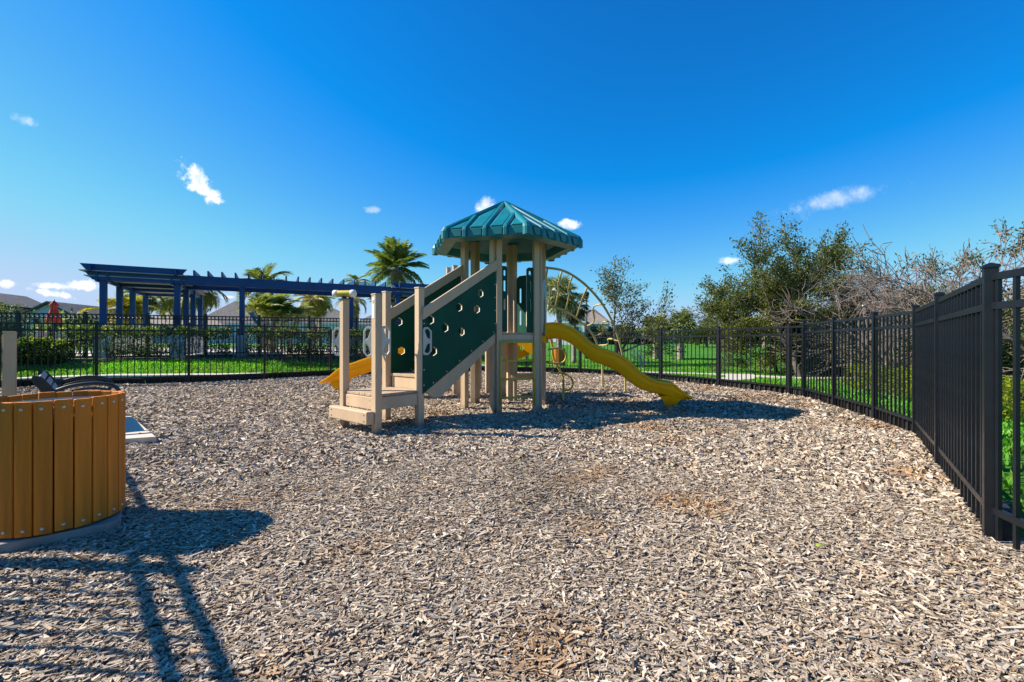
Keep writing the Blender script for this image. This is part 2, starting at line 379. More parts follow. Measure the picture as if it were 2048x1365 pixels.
def build_mulch():
    # the bed itself: a gently uneven sheet cut to the fence line
    bm = bmesh.new(); st = .2
    xs = np.arange(-15, 8, st); ys = np.arange(-3, 19, st)
    X, Y = np.meshgrid(xs, ys); keep = inside(X + st / 2, Y + st / 2) | (fdist(X + st / 2, Y + st / 2) < .16)
    V = np.stack([X.ravel(), Y.ravel(), mulch_z(X, Y).ravel()], 1); nx = len(xs)
    i, j = np.meshgrid(np.arange(nx - 1), np.arange(len(ys) - 1)); a = (j * nx + i).ravel(); k = keep[:-1, :-1].ravel()
    a = a[k]; Q = np.stack([a, a + 1, a + nx + 1, a + nx], 1)
    m = bpy.data.materials.new('wood_mulch'); m.use_nodes = True; T = NT(m.node_tree); b = T.n['Principled BSDF']
    tc = T.new('ShaderNodeTexCoord'); mp = T.new('ShaderNodeMapping'); mp.inputs['Scale'].default_value = (1, 1.5, 1); T.l.new(tc.outputs['Object'], mp.inputs[0])
    vo = T.new('ShaderNodeTexVoronoi'); vo.inputs['Scale'].default_value = 42; T.l.new(mp.outputs[0], vo.inputs['Vector'])
    ramp = T.new('ShaderNodeValToRGB'); e = ramp.color_ramp.elements
    e[0].position = 0; e[0].color = (.08, .06, .045, 1); e[1].position = 1; e[1].color = (.46, .41, .35, 1)
    for p, c in ((.3, (.19, .15, .115, 1)), (.6, (.31, .27, .23, 1)), (.8, (.36, .28, .2, 1))):
        q = e.new(p); q.color = c
    sepc = T.new('ShaderNodeSeparateColor'); T.l.new(vo.outputs['Color'], sepc.inputs[0]); T.l.new(sepc.outputs[0], ramp.inputs[0])
    c = T.mix(T.math('MULTIPLY', T.smooth(T.noise(tc.outputs['Object'], .8, 5, .65), .52, .72), .4), ramp.outputs[0], (.27, .16, .08))
    T.put(b.inputs['Base Color'], c); b.inputs['Roughness'].default_value = .9; b.inputs['Specular IOR Level'].default_value = .2
    bp = T.new('ShaderNodeBump'); bp.inputs['Strength'].default_value = 1.0; bp.inputs['Distance'].default_value = .025
    T.put(bp.inputs['Height'], T.math('ADD', sepc.outputs[1], T.noise(tc.outputs['Object'], 70, 3))); T.l.new(bp.outputs[0], b.inputs['Normal'])
    me = np_mesh('playground_mulch_bed', V, quads=Q, material=m); me.shade_smooth()
    tag(link('mulch_ground', me), 'wood mulch bed filling the fenced playground', 'mulch', kind='structure')
    # loose chips
    g = np.random.default_rng(11)
    def zone(r0, r1, dens, ang=58):
        n = int(dens * math.pi * (r1 * r1 - r0 * r0) * ang / 180)
        r = np.sqrt(g.uniform(r0 * r0, r1 * r1, n)); t = g.uniform(-R(ang), R(ang), n)
        x, y = r * np.sin(t), r * np.cos(t); k = inside(x, y) & (fdist(x, y) > .02); return x[k], y[k]
    def frames(n, tilt):
        az = np.where(g.uniform(size=n) < .55, g.normal(.35, .75, n), g.uniform(0, np.pi, n)); ti = g.normal(0, tilt, n); ro = g.normal(0, tilt * 1.3, n)
        ca, sa, ct, st_, cr, sr = np.cos(az), np.sin(az), np.cos(ti), np.sin(ti), np.cos(ro), np.sin(ro)
        ux = np.stack([ca * ct, sa * ct, st_], 1)
        s0 = np.stack([-sa, ca, np.zeros(n)], 1); n0 = np.cross(ux, s0)
        uy = s0 * cr[:, None] + n0 * sr[:, None]; uz = np.cross(ux, uy); return ux, uy, uz
    def colours(x, y):
        n = len(x)
        pal = np.array([[.44, .40, .355], [.33, .29, .25], [.52, .47, .40], [.245, .21, .18], [.40, .32, .235], [.58, .54, .48], [.17, .13, .10], [.31, .30, .30]])
        c = pal[g.choice(8, n, p=[.21, .15, .16, .10, .15, .09, .08, .06])] * g.uniform(.74, 1.24, (n, 1)) * np.array([[1.13, 1.06, .95]])
        p = sst(.8 * snoise(x, y, 2.1, 21) + .75 * snoise(x, y, 6, 22) + .1 * (x - .2), .45, 1.8) * (g.uniform(size=n) < .7)
        br = np.array([[.44, .25, .105]]) * g.uniform(.5, 1.25, (n, 1))
        c = c * (1 - p[:, None] * .8) + br * p[:, None] * .8
        d = sst(snoise(x, y, 2.2, 31), .7, 1.5)[:, None]; c = c * (1 - .22 * d)
        return np.clip(c, .02, .8)
    Vs, Qs, Cs = [], [], []; off = 0
    def emit(P, q, c, per):
        nonlocal off
        n = P.shape[0]; Vs.append(P.reshape(-1, 3)); Qs.append((q[None] + (np.arange(n) * per)[:, None, None] + off).reshape(-1, 4)); Cs.append(np.repeat(c, per, 0)); off += n * per
    for (r0, r1, dens, lo, hi) in ((1.15, 2.6, 11500, .9, .63), (2.6, 4.6, 6300, .95, .78)):
        x, y = zone(r0, r1, dens); n = len(x); ux, uy, uz = frames(n, .2)
        L = np.exp(g.normal(np.log(.034), .42, n)) * hi; big = g.uniform(size=n) < .012; L[big] *= 2.0; L = np.clip(L, .008, .095)
        W = np.clip(L * g.uniform(.15, .45, n), .004, .016); H = np.clip(W * g.uniform(.2, .5, n), .0015, .006)
        cpt = np.stack([x, y, mulch_z(x, y) + g.uniform(.0, .02, n)], 1)
        corners = []
        tap = g.uniform(.45, 1.0, n); tap2 = g.uniform(.5, 1.0, n); sk = g.uniform(-.25, .25, n)
        for sz in (-1, 1):
            for sx, tp in ((-1, tap), (1, tap2)):
                for sy in (-1, 1):
                    corners.append(cpt + ux * (sx * L / 2 + sy * sk * W)[:, None] + uy * (sy * W * tp / 2)[:, None] + uz * (sz * H / 2)[:, None])
        P = np.stack(corners, 1)       # order: z,x,y
        q = np.array([[4, 6, 7, 5], [0, 2, 6, 4], [1, 5, 7, 3]])
        emit(P, q, colours(x, y), 8)
    for (r0, r1, dens, k, tilt) in ((4.6, 8.2, 2400, .98, .3), (8.2, 18.6, 1000, 1.2, .33)):
        x, y = zone(r0, r1, dens, 58); n = len(x); ux, uy, uz = frames(n, tilt)
        L = np.clip(np.exp(g.normal(np.log(.036), .4, n)) * k, .01, .09); W = L * g.uniform(.22, .5, n); H = W * .45
        cpt = np.stack([x, y, mulch_z(x, y) + g.uniform(.004, .024, n)], 1)
        e1, e2 = ux * (L / 2)[:, None], uy * (W / 2)[:, None]; hh = uz * H[:, None]
        if r0 < 8:
            P = np.stack([cpt - e1 - e2, cpt + e1 - e2, cpt + e1 * .9 + hh, cpt - e1 * .9 + hh, cpt + e1 + e2, cpt - e1 + e2], 1)
            emit(P, np.array([[0, 1, 2, 3], [3, 2, 4, 5]]), colours(x, y), 6)
        else:
            P = np.stack([cpt - e1 - e2, cpt + e1 - e2, cpt + e1 + e2, cpt - e1 + e2], 1)
            emit(P, np.array([[0, 1, 2, 3]]), colours(x, y), 4)
    mc = bpy.data.materials.new('wood_chip'); mc.use_nodes = True; T = NT(mc.node_tree); b = T.n['Principled BSDF']
    at = T.new('ShaderNodeAttribute'); at.attribute_name = 'Col'; tc = T.new('ShaderNodeTexCoord')
    T.put(b.inputs['Base Color'], T.mix(T.smooth(T.noise(tc.outputs['Object'], 160, 3), .3, .75), at.outputs['Color'], T.mix(1.0, at.outputs['Color'], (.62, .58, .55), 'MULTIPLY')))
    b.inputs['Roughness'].default_value = .8; b.inputs['Specular IOR Level'].default_value = .3
    me = np_mesh('wood_chips', np.concatenate(Vs), quads=np.concatenate(Qs), cols=np.concatenate(Cs), material=mc)
    tag(link('wood_chips', me), 'loose grey and tan wood chips covering the playground', 'wood chips', kind='stuff')
build_mulch()

# ------------------------------------------------------------------ grass blades, paths
def build_grass():
    g = np.random.default_rng(5)
    n = 260000
    x = g.uniform(-22, 16, n); y = g.uniform(3, 40, n)
    s = fdist(x, y); k = (~inside(x, y)) & (s > .12) & (np.abs(x) < y * 1.35 + 1.5)
    wl = x < -2
    k &= np.where(wl, s < 3.3, (s < 16)) & (g.uniform(size=n) < np.where(s < 5, 1.0, .45))
    x, y = x[k], y[k]
    if True:   # extra cover close behind the fence
        x2 = g.uniform(-16, 10, 200000); y2 = g.uniform(5, 21, 200000); s2 = fdist(x2, y2)
        k2 = (~inside(x2, y2)) & (s2 > .12) & (s2 < 3.2); x, y = np.concatenate([x, x2[k2]]), np.concatenate([y, y2[k2]])
    on = np.zeros(len(x), bool)
    for (pl, w) in PATHS:
        pl = np.array(pl)
        for a, b in zip(pl[:-1], pl[1:]):
            ab = b - a; t = np.clip(((x - a[0]) * ab[0] + (y - a[1]) * ab[1]) / (ab @ ab), 0, 1)
            on |= np.hypot(x - a[0] - t * ab[0], y - a[1] - t * ab[1]) < w / 2
    x, y = x[~on], y[~on]; n = len(x); z = terr(x, y) - .03
    h = g.uniform(.03, .085, n); a = g.uniform(0, 2 * np.pi, n); w = g.uniform(.012, .03, n); lean = g.uniform(0, .6, n) * h
    la = g.uniform(0, 2 * np.pi, n); P0 = np.stack([x, y, z], 1); d = np.stack([np.cos(a), np.sin(a), 0 * a], 1) * w[:, None]
    V = np.stack([P0 - d, P0 + d, P0 + np.stack([np.cos(la) * lean, np.sin(la) * lean, h], 1)], 1).reshape(-1, 3)
    c = np.array([[.075, .235, .02]]) * g.uniform(.5, 1.5, (n, 1)) * (1 + .25 * np.clip(snoise(x, y, 1.1, 8), -1, 1))[:, None]; yel = g.uniform(size=n) < .10 + .10 * np.clip(snoise(x, y, .8, 9), 0, 1); c[yel] = np.array([.2, .24, .04])
    me = np_mesh('grass', V, tris=np.arange(3 * n).reshape(-1, 3), cols=np.repeat(c, 3, 0), material=M_leaf)
    tag(link('grass', me), 'short green grass blades growing on the lawn', 'grass', kind='stuff')
def P2(v): return (v.x, v.y)
left_path = [P2(hit(-140, 783)), P2(hit(0, 768)), P2(hit(100, 761.5)), P2(hit(200, 758)), P2(hit(330, 756)), P2(hit(480, 754)), P2(hit(640, 750))]
left_path += [(-4.9, 18.6), (-2.2, 19.7), (1.0, 20.2), (3.2, 19.4)]
right_path = [(3.2, 19.4), P2(hit(1180, 743)), P2(hit(1280, 745)), P2(hit(1400, 748)), P2(hit(1500, 752)), P2(hit(1610, 757)), P2(hit(1720, 757)), P2(hit(1850, 757))]
spur = [P2(hit(1480, 749)), P2(hit(1478, 757)), P2(hit(1438, 760))]
PATHS = [(left_path, .75), (right_path, .6), (spur, .9)]
def build_path(name, pl, w, label):
    pl = [Vector((p[0], p[1], 0)) for p in pl]; fine = []
    for i in range(len(pl) - 1):                       # Catmull-Rom through the points
        p0, p1, p2, p3 = pl[max(i - 1, 0)], pl[i], pl[i + 1], pl[min(i + 2, len(pl) - 1)]
        for k in range(6):
            t = k / 6; fine.append(.5 * ((2 * p1) + (p2 - p0) * t + (2 * p0 - 5 * p1 + 4 * p2 - p3) * t * t + (3 * p1 - p0 - 3 * p2 + p3) * t ** 3))
    fine.append(pl[-1]); b = MB(); n = len(fine); vs = []
    for i, p in enumerate(fine):
        t = (fine[min(i + 1, n - 1)] - fine[max(i - 1, 0)]).normalized(); nn = Vector((-t.y, t.x, 0))
        zc = max(tz(*(p + nn * s).xy) for s in (-w / 2, 0, w / 2)) + .012
        for s, dz in ((-w / 2, -.15), (-w / 2, 0), (w / 2, 0), (w / 2, -.15)):
            q = p + nn * s; vs.append((q.x, q.y, zc + dz))
    fs = [(i * 4 + k, i * 4 + k + 1, (i + 1) * 4 + k + 1, (i + 1) * 4 + k) for i in range(n - 1) for k in range(3)]
    b.add(vs, [f[::-1] for f in fs]); o = b.build(name, M_conc); return tag(o, label, 'path', kind='structure')
build_path('sidewalk', left_path, .75, 'pale concrete sidewalk behind the left fence')
build_path('path', right_path, .6, 'narrow pale concrete path crossing the open lawn')
build_path('path', spur, .9, 'short concrete landing beside the lawn path')
build_grass()

# ------------------------------------------------------------------ black metal fences
PK = .022
def picket_mesh(h, w=PK): return MB().box((0, 0, h / 2), (w, w, h)).mesh('picket', M_fence)
PICK = {}
def fence_run(label, pts, H, first=True, last=True, spacing=.142):
    root = empty('metal_fence', (*pts[0], 0), label, 'fence', 'black picket fence around the playground')
    o0 = Vector((*pts[0], 0)); dirs = [(Vector(pts[i + 1]) - Vector(pts[i])) for i in range(len(pts) - 1)]
    pw = .022 if spacing < .14 else .0185; key = ('p', H)
    if key not in PICK:
        PICK[key] = picket_mesh(H - .10, pw)
        PICK[('post', H)] = MB().box((0, 0, H / 2 - .06), (.064, .064, H + .08)).mesh('post', M_fence)
        PICK['cap'] = MB().box((0, 0, .008), (.077, .077, .016)).add([(-.038, -.038, .016), (.038, -.038, .016), (.038, .038, .016), (-.038, .038, .016), (0, 0, .034)], [(0, 1, 4), (1, 2, 4), (2, 3, 4), (3, 0, 4)]).mesh('cap', M_fence)
    for i, p in enumerate(pts):
        if (i == 0 and not first) or (i == len(pts) - 1 and not last): continue
        d = dirs[min(i, len(dirs) - 1)]; a = math.atan2(d.y, d.x)
        po = inst('post', PICK[('post', H)], root, Vector((*p, 0)) - o0, a)
        inst('cap', PICK['cap'], po, (0, 0, H - .02))
    for i, d in enumerate(dirs):
        L = d.length; a = math.atan2(d.y, d.x); c = (Vector(pts[i]) + Vector(pts[i + 1])) / 2
        for z in (H - .075, H - .255, .185):
            rm = MB().box((0, 0, 0), (L - .06, .030, .034))
            rm.box((0, .0128, -.0215), (L - .06, .0035, .009)).box((0, -.0128, -.0215), (L - .06, .0035, .009))
            o = inst('rail', rm.mesh('rail', M_fence), root, Vector((c.x, c.y, z)) - o0, a)
        n = max(1, round((L - .1) / spacing)); st = L / n
        for k in range(n):
            q = Vector(pts[i]) + d.normalized() * (st * (k + .5))
            inst('picket', PICK[key], root, Vector((q.x, q.y, .015)) - o0, a)
    return root
fence_run('tall black picket fence run nearest the camera along the right edge', RIGHT_NEAR, 1.70, spacing=.125)
fence_run('black picket fence run in front of the brush and yellow-green hedge', RIGHT_MID, 1.69, first=False, spacing=.13)
fence_run('long black picket fence run beyond the yellow slide, open lawn behind it', BACK_RIGHT, 1.64, first=False)
fence_run('farthest black picket fence run behind the play structure', BACK, 1.68, first=False)
fence_run('black picket fence run in front of the sidewalk and clipped hedge', LEFT, 1.80, first=False)
fence_run('black picket fence run casting striped shadows beside the litter bin', LEFT_NEAR, 1.78, first=False)

def border_mesh(L):
    b = MB().box((0, 0, .075), (L, .035, .17)).box((0, 0, .172), (L, .085, .026))
    n = 7
    for k in range(n):
        b.box((-L / 2 + L * (k + .5) / n, -.033, .08), (.05, .032, .15))
    b.box((L / 2 - .02, -.03, .10), (.055, .08, .215))
    return b
def borders():
    runs = [(RIGHT_NEAR[1:] + RIGHT_MID[1:] + BACK_RIGHT[1:], 'black plastic border timber under the right-hand fence', 'border timbers under the right fence', 1),
            (BACK, 'black plastic border timber under the fence behind the play structure', 'border timbers behind the play structure', 1),
            (LEFT, 'black plastic border timber under the fence before the sidewalk', 'border timbers under the left fence', 1)]
    for pts, lab, grp, s in runs:
        for a, b in zip(pts[:-1], pts[1:]):
            a, b = Vector(a), Vector(b); d = b - a; n = max(1, round(d.length / 1.2)); L = d.length / n; me = border_mesh(L - .02).mesh('border_timber', M_timber)
            ang = math.atan2(d.y, d.x); nn = Vector((-d.y, d.x)).normalized()
            for k in range(n):
                c = a + d * ((k + .5) / n) - nn * .075      # just outside the pickets
                o = bpy.data.objects.new('border_timber', me); COL.objects.link(o)
                o.location = (c.x, c.y, -.02 + random.uniform(-.012, .012)); o.rotation_euler = (0, random.uniform(-.008, .008), ang + math.pi)
                tag(o, lab, 'border timber', grp)
borders()

# ------------------------------------------------------------------ play structure
PS = empty('play_structure', (-.141, 8.448, 0), 'tan and green play structure with teal hip roof and yellow slides', 'playground')
DZ = 1.38; HS = .80
Q1 = Vector((-.28, 7.66)); HEAD = [-40, 20, 80, 140, 200, 260]
def hd(a): return Vector((math.cos(R(a)), math.sin(R(a))))
Q = [None] * 6
Q[0] = Q1 - hd(-40) * HS; Q[1] = Q1.copy()
for i in range(1, 5): Q[i + 1] = Q[i] + hd(HEAD[i]) * HS
CEN = sum((Vector((*q, 0)) for q in Q), Vector()) / 6
PW = .098
def v3(p, z): return Vector((p[0], p[1], z))
def post(p, ang, top, w=PW, cap=True, z0=-.12):
    o = MB().box(v3(p, (top + z0) / 2), (w, w, top - z0), rotz(R(ang))).build('post', M_tan, PS, bevel=.008)
    if cap:
        c = MB().box(v3(p, top + .008), (w + .012, w + .012, .018), rotz(R(ang))).build('cap', M_tan, None, bevel=.004)
        c.parent = o
        for vtx in c.data.vertices: vtx.co -= wloc(PS)
    return o
# double corner posts carrying the roof
for i in range(6):
    h0, h1 = HEAD[i - 1], HEAD[i]
    post(Q[i] - hd(h0) * .055, h0, 3.2, cap=False); post(Q[i] + hd(h1) * .055, h1, 3.2, cap=False)
# entry deck and stair posts
ud = hd(50); vd = hd(140)
Pd = Q[1] - ud * 1.62; Pc = Q[0] - ud * 1.62
Pa = Pd - ud * .70; Pb = Pc - ud * .70
Pd = Pd + vd * .05 - vd * .05
for p, t in ((Pa, 1.83), (Pb, 1.81), (Pc, 1.98), (Pd, 1.98)): post(p, 50, t)
# hex deck boards
def hexdeck():
    inward = hd(110)                              # boards run parallel to the ladder side
    apo = HS * math.sqrt(3) / 2
    n = 9; w = 2 * apo / n
    for k in range(n):
        t0 = -apo + k * w + .004; t1 = t0 + w - .008
        def half(t): return HS - abs(t) / math.sqrt(3) - .02
        c = Vector((CEN.x, CEN.y)); e = hd(20)
        pts = [c + inward * t0 - e * half(t0), c + inward * t0 + e * half(t0), c + inward * t1 + e * half(t1), c + inward * t1 - e * half(t1)]
        MB().prism([[(p.x - CEN.x, p.y - CEN.y) for p in pts]], (CEN.x, CEN.y, DZ - .016), (1, 0, 0), (0, 1, 0), .032).build('deck_board', M_deck, PS, bevel=.004)
    for i in range(6):
        a, b = Q[i], Q[(i + 1) % 6]; d = (b - a).normalized()
        MB().beam(v3(a + d * .11, DZ - .105), v3(b - d * .11, DZ - .105), .04, .14).build('deck_beam', M_tan, PS, bevel=.006)
hexdeck()
# entry deck
def entry():
    z = .53; o = (Pa + Pb + Pc + Pd) / 4
    n = 6
    for k in range(n):
        c = Pa + (Pb - Pa) * ((k + .5) / n) + (Pd - Pa) * .5; w = (Pb - Pa).length / n
        MB().box(v3(c, z - .018), (.72, w - .007, .036), rotz(R(50))).build('deck_board', M_deck, PS, bevel=.004)
    for a, b in ((Pa, Pb), (Pa, Pd), (Pb, Pc), (Pd, Pc)):
        d = (b - a).normalized(); MB().beam(v3(a + d * .052, z - .125), v3(b - d * .052, z - .125), .042, .165).build('deck_beam', M_tan, PS, bevel=.006)
    f = -ud * .11
    sb = MB().beam(v3(Pa + f - vd * .03, .235), v3(Pb + f + vd * .13, .235), .115, .17).build('step_beam', M_tan, PS, bevel=.016)
    for q in (Pa, Pb):
        for s in (-.04, .04):
            c = v3(q - ud * .17 + vd * .05 * (1 if q is Pb else .6), .235 + s); MB().tube([c, c - Vector((*(ud * .004), 0))], .008, 8).build('bolt', M_dmetal, PS)
entry()
for q0, q1, nrm in ((Pa, Pd, -vd), (Pa, Pb, -ud)):
    for t in (.16, .84):
        for z in (.365, .445):
            c = v3(q0.lerp(q1, t) + nrm * .021, z); MB().tube([c, c + v3(nrm * .005, 0)], .008, 8).build('bolt', M_bolt, PS)
# stairs
for k in range(3):
    t = .22 + .44 * k; c = (Pc + Pd) / 2 + ud * (t + .03); z = .74 + .213 * k
    MB().box(v3(c, z - .02), (.46, .66, .04), rotz(R(50))).build('stair_tread', M_deck, PS, bevel=.005)
    MB().box(v3(c - ud * .2, z - .13), (.03, .64, .175), rotz(R(50))).build('stair_riser', M_tan, PS, bevel=.004)
# green stair panels with hexagonal holes
def on_panel(px, py, A, u):          # pixel -> (t, z) on the vertical plane through A along u
    s = (px - CX) / F; t = (s * A.y - A.x) / (u.x - s * u.y); d = A.y + t * u.y
    return t, EYE + (HZ - py) / F * d
def hexagon(t, z, r): return [(t + r * 1.12 * math.sin(R(60 * k)), z + r * math.cos(R(60 * k))) for k in range(6)]
def stair_panel(A, B, off, pix, out):
    u = (B - A).normalized(); L = (B - A).length - .055
    A2 = A + off; zl0, zl1 = .47, 1.60; rise = .905
    outline = [(.0, zl0), (L, zl0 + rise), (L, zl1 + rise), (.0, zl1)]
    holes = [hexagon(*on_panel(px, py, A2, u), .066) for px, py in pix]
    MB().prism([outline] + holes, v3(A2, 0), v3(u, 0), (0, 0, 1), .022, 0, 1).build('stair_panel', [M_green, M_core], PS, bevel=.0)
    n3 = out * .028
    MB().prism([[(0, 1.535), (L, 1.535 + rise), (L, 1.70 + rise), (0, 1.70)]], v3(A2 + n3, 0), v3(u, 0), (0, 0, 1), .04).build('handrail', M_tan, PS, bevel=.006)
    MB().prism([[(.22, .40), (.36, .40), (L, .31 + rise), (L, .50 + rise), (.05, .53)]], v3(A2 - out * .03, 0), v3(u, 0), (0, 0, 1), .04).build('stringer', M_tan, PS, bevel=.006)
    for t, z in [(.03 + k * .0, .6 + .22 * k) for k in range(5)] + [(L - .03, .62 + rise + .22 * k) for k in range(5)] + [(.2 + .26 * k, zl0 + .04 + rise * (.2 + .26 * k) / L) for k in range(6)]:
        c = v3(A2 + u * t + out * .011, z); MB().tube([c, c + v3(out * .005, 0)], .009, 8).build('bolt', M_bolt, PS)
stair_panel(Pd, Q[1] + hd(-40) * 0, -vd * .052, [(860, 640), (889, 656), (917, 615), (922, 664), (953, 619), (960, 587), (866, 703)], -vd)
stair_panel(Pc, Q[0], vd * 0 - vd * .0, [(797, 644), (802, 702)], -vd)

# roof: hipped hexagon with rolled ribs and hip caps
def roof():
    c = Vector((-.141, 8.448, 0)); RR = 1.385; ze, za = 3.075, 3.82; A0 = -74
    root_v = c
    K = [c + Vector((RR * math.cos(R(A0 + 60 * k)), RR * math.sin(R(A0 + 60 * k)), 0)) for k in range(6)]
    apex = Vector((c.x, c.y, za))
    b = MB()
    # shell: outer skin, fascia, soffit lip, inner skin
    rims = []
    for k in range(6):
        d = (K[k] - c).normalized()
        rims.append([v3(K[k], ze), v3(K[k] + d * .015, ze - .02), v3(K[k] + d * .015, ze - .145), v3(K[k] - d * .22, ze - .165), v3(K[k] - d * .26, ze - .02)])
    ia = Vector((c.x, c.y, za - .09))
    for k in range(6):
        r0, r1 = rims[k], rims[(k + 1) % 6]
        b.add([apex, r0[0], r1[0]], [(0, 1, 2)])
        for j in range(4): b.add([r0[j], r1[j], r1[j + 1], r0[j + 1]], [(0, 3, 2, 1)])
        b.add([ia, r0[4], r1[4]], [(0, 2, 1)])
    rf = b.build('roof', M_teal, PS)
    def sub(mb, name, bevel=.012):
        o = mb.build(name, M_teal, None, bevel=bevel); o.parent = rf
        for vtx in o.data.vertices: vtx.co -= wloc(PS)
        return o
    for k in range(6):
        a, e = K[k], K[(k + 1) % 6]; mid = (a + e) / 2; t = (e - a).normalized(); out = (mid - c).normalized(); ap = (mid - c).length
        fall = (v3(mid, ze) - apex).normalized(); nrm = t.cross(-fall).normalized()
        if nrm.z < 0: nrm = -nrm
        half = (e - a).length / 2
        # hip cap over the edge from the apex to corner a
        d = (v3(a, ze) - apex); dn = d.normalized(); sd = dn.cross(Vector((0, 0, 1))).normalized(); up = sd.cross(dn)
        m = MB(); w = .075; prof = [(-w, -.02), (-w * .75, .03), (-w * .35, .052), (w * .35, .052), (w * .75, .03), (w, -.02)]
        st = [apex + dn * .0, v3(a, ze) + dn * .0]; o2 = (a - c).normalized()
        rings = [[apex + sd * x * .55 + up * y for x, y in prof], [v3(a, ze) + sd * x + up * y for x, y in prof],
                 [v3(a, ze) + sd * x + o2 * (y + .02) - Vector((0, 0, .03)) for x, y in prof], [v3(a, ze - .16) + sd * x + o2 * (y + .02) for x, y in prof]]
        vs = [v for rg in rings for v in rg]; n = len(prof)
        m.add(vs, [(i * n + j, i * n + j + 1, (i + 1) * n + j + 1, (i + 1) * n + j) for i in range(3) for j in range(n - 1)] + [tuple(range(3 * n, 4 * n)), tuple(range(n - 1, -1, -1))])
        o = sub(m, 'hip_cap', .006)
        # ribs and raised pans between them
        for q in (-.5, 0, .5):
            x0 = q * half; top_frac = abs(q) + .06      # where the rib runs into the hip cap (0 at the apex)
            p_top = apex + fall * ((v3(mid, ze) - apex).length * top_frac) + t * x0; p_bot = v3(mid, ze) + t * x0
            w = .05; prof = [(-w, -.01), (-w * .55, .045), (w * .55, .045), (w, -.01)]
            rings = [[p_top + t * x + nrm * y for x, y in prof], [p_bot + t * x + nrm * y for x, y in prof], [p_bot + t * x + out * (y + .018) - Vector((0, 0, .025)) for x, y in prof], [p_bot - Vector((0, 0, .15)) + t * x + out * (y + .018) for x, y in prof]]
            m = MB(); n = 4; m.add([v for rg in rings for v in rg], [(i * n + j, i * n + j + 1, (i + 1) * n + j + 1, (i + 1) * n + j) for i in range(3) for j in range(n - 1)] + [(0, 3, 2, 1), (12, 13, 14, 15)])
            sub(m, 'roof_rib', .006)
        for q in (-.75, -.25, .25, .75):                # folded pans: raised on one side, as moulded
            x0 = q * half; wv = half * .25 - .045
            Lf = (v3(mid, ze) - apex).length
            def pt(x, s, h): return apex + fall * (Lf * s) + t * x + nrm * h
            xl, xr = x0 - wv, x0 + wv
            sl, sr = abs(xl) / half + .07, abs(xr) / half + .07
            s_hi = max(sl, sr) + .02
            if s_hi > .96: s_hi = .96; 
            B0 = v3(mid, ze - .13)
            vs = [pt(xl, min(sl + .03, .97), .002), pt(xr, min(sr + .03, .97), .002), pt(xr, 1.0, .002), pt(xl, 1.0, .002),
                  pt(xl + wv * .5, min(max(sl, sr) + .10, .98), .026), pt(xr - wv * .12, min(sr + .12, .98), .026), pt(xr - wv * .12, .995, .026), pt(xl + wv * .5, .995, .026)]
            m = MB().add(vs, [(4, 5, 6, 7), (0, 1, 5, 4), (1, 2, 6, 5), (2, 3, 7, 6), (3, 0, 4, 7)])
            yb = out * .022; 
            f0 = [v3(mid, ze - .012) + t * (xl + wv * .5) + yb * 1.6, v3(mid, ze - .012) + t * (xr - wv * .12) + yb * 1.6, B0 + t * (xr - wv * .12) + yb * 1.6, B0 + t * (xl + wv * .95) + yb * 1.6]
            f1 = [p - yb * 1.2 for p in f0]
            m.add(f0 + f1, [(0, 1, 2, 3), (0, 4, 5, 1), (1, 5, 6, 2), (2, 6, 7, 3), (3, 7, 4, 0)])
            sub(m, 'roof_pan', .004)
roof()

# ladder with yellow rungs
e = hd(20); outl = hd(-70)
la, lb = Q[1] + e * .105 + outl * .07, Q[2] - e * .115 + outl * .07
for z in (1.215, .895, .58, .265):
    MB().tube([v3(la - e * .03, z), v3(lb + e * .0, z)], .019, 10).build('ladder_rung', M_ytube, PS, smooth=True)
MB().tube([v3(lb, 1.23), v3(lb, .12)], .017, 10).build('ladder_rail', M_ytube, PS, smooth=True)
MB().tube([v3(la - e * .035, 1.23), v3(la - e * .035, .12)], .017, 10).build('ladder_rail', M_ytube, PS, smooth=True)

# barrier panels with hand slots
def slot(x, z, w, h, n=6):
    r = w / 2; pts = []
    for k in range(n + 1): a = math.pi * k / n; pts.append((x + r * math.cos(a), z + h / 2 - r + r * math.sin(a)))
    for k in range(n + 1): a = math.pi + math.pi * k / n; pts.append((x + r * math.cos(a), z - h / 2 + r + r * math.sin(a)))
    return pts
def arch(w, z0, z1, r, rl=True, rr=True):
    pts = [(0, z0), (w, z0)]
    pts += [(w - r + r * math.cos(a), z1 - r + r * math.sin(a)) for a in [math.pi / 2 * k / 6 for k in range(7)]] if rr else [(w, z1)]
    pts += [(r + r * math.cos(a), z1 - r + r * math.sin(a)) for a in [math.pi / 2 + math.pi / 2 * k / 6 for k in range(7)]] if rl else [(0, z1)]
    return pts
def slot_panel(A, u, w, z1, slots, rl, rr, name='barrier_panel', m=None):
    MB().prism([arch(w, DZ + .01, z1, min(.1, w * .45), rl, rr)] + [slot(x, z, ww, h) for x, z, ww, h in slots], v3(A, 0), v3(u, 0), (0, 0, 1), .022, 0, 1).build(name, [m or M_green, M_core], PS)
slot_panel(Q[1] + e * .11, e, .10, 2.52, [(.05, 1.86, .035, .19), (.05, 2.18, .035, .19), (.05, 2.40, .035, .1)], False, True)
slot_panel(Q[2] - e * .235, e, .125, 2.52, [(.062, 1.86, .04, .21), (.062, 2.18, .04, .19), (.062, 2.41, .04, .1)], True, False)
d3 = hd(140); slot_panel(Q[3] + d3 * .11, d3, .56, 2.55, [(.1 + .18 * k, 1.7, .05, .3) for k in range(3)] + [(.1 + .18 * k, 2.15, .05, .3) for k in range(3)], True, True)
d5 = hd(260); slot_panel(Q[5] + d5 * .11, d5, .58, 2.45, [(.1 + .19 * k, 2.1, .05, .3) for k in range(3)], True, True)
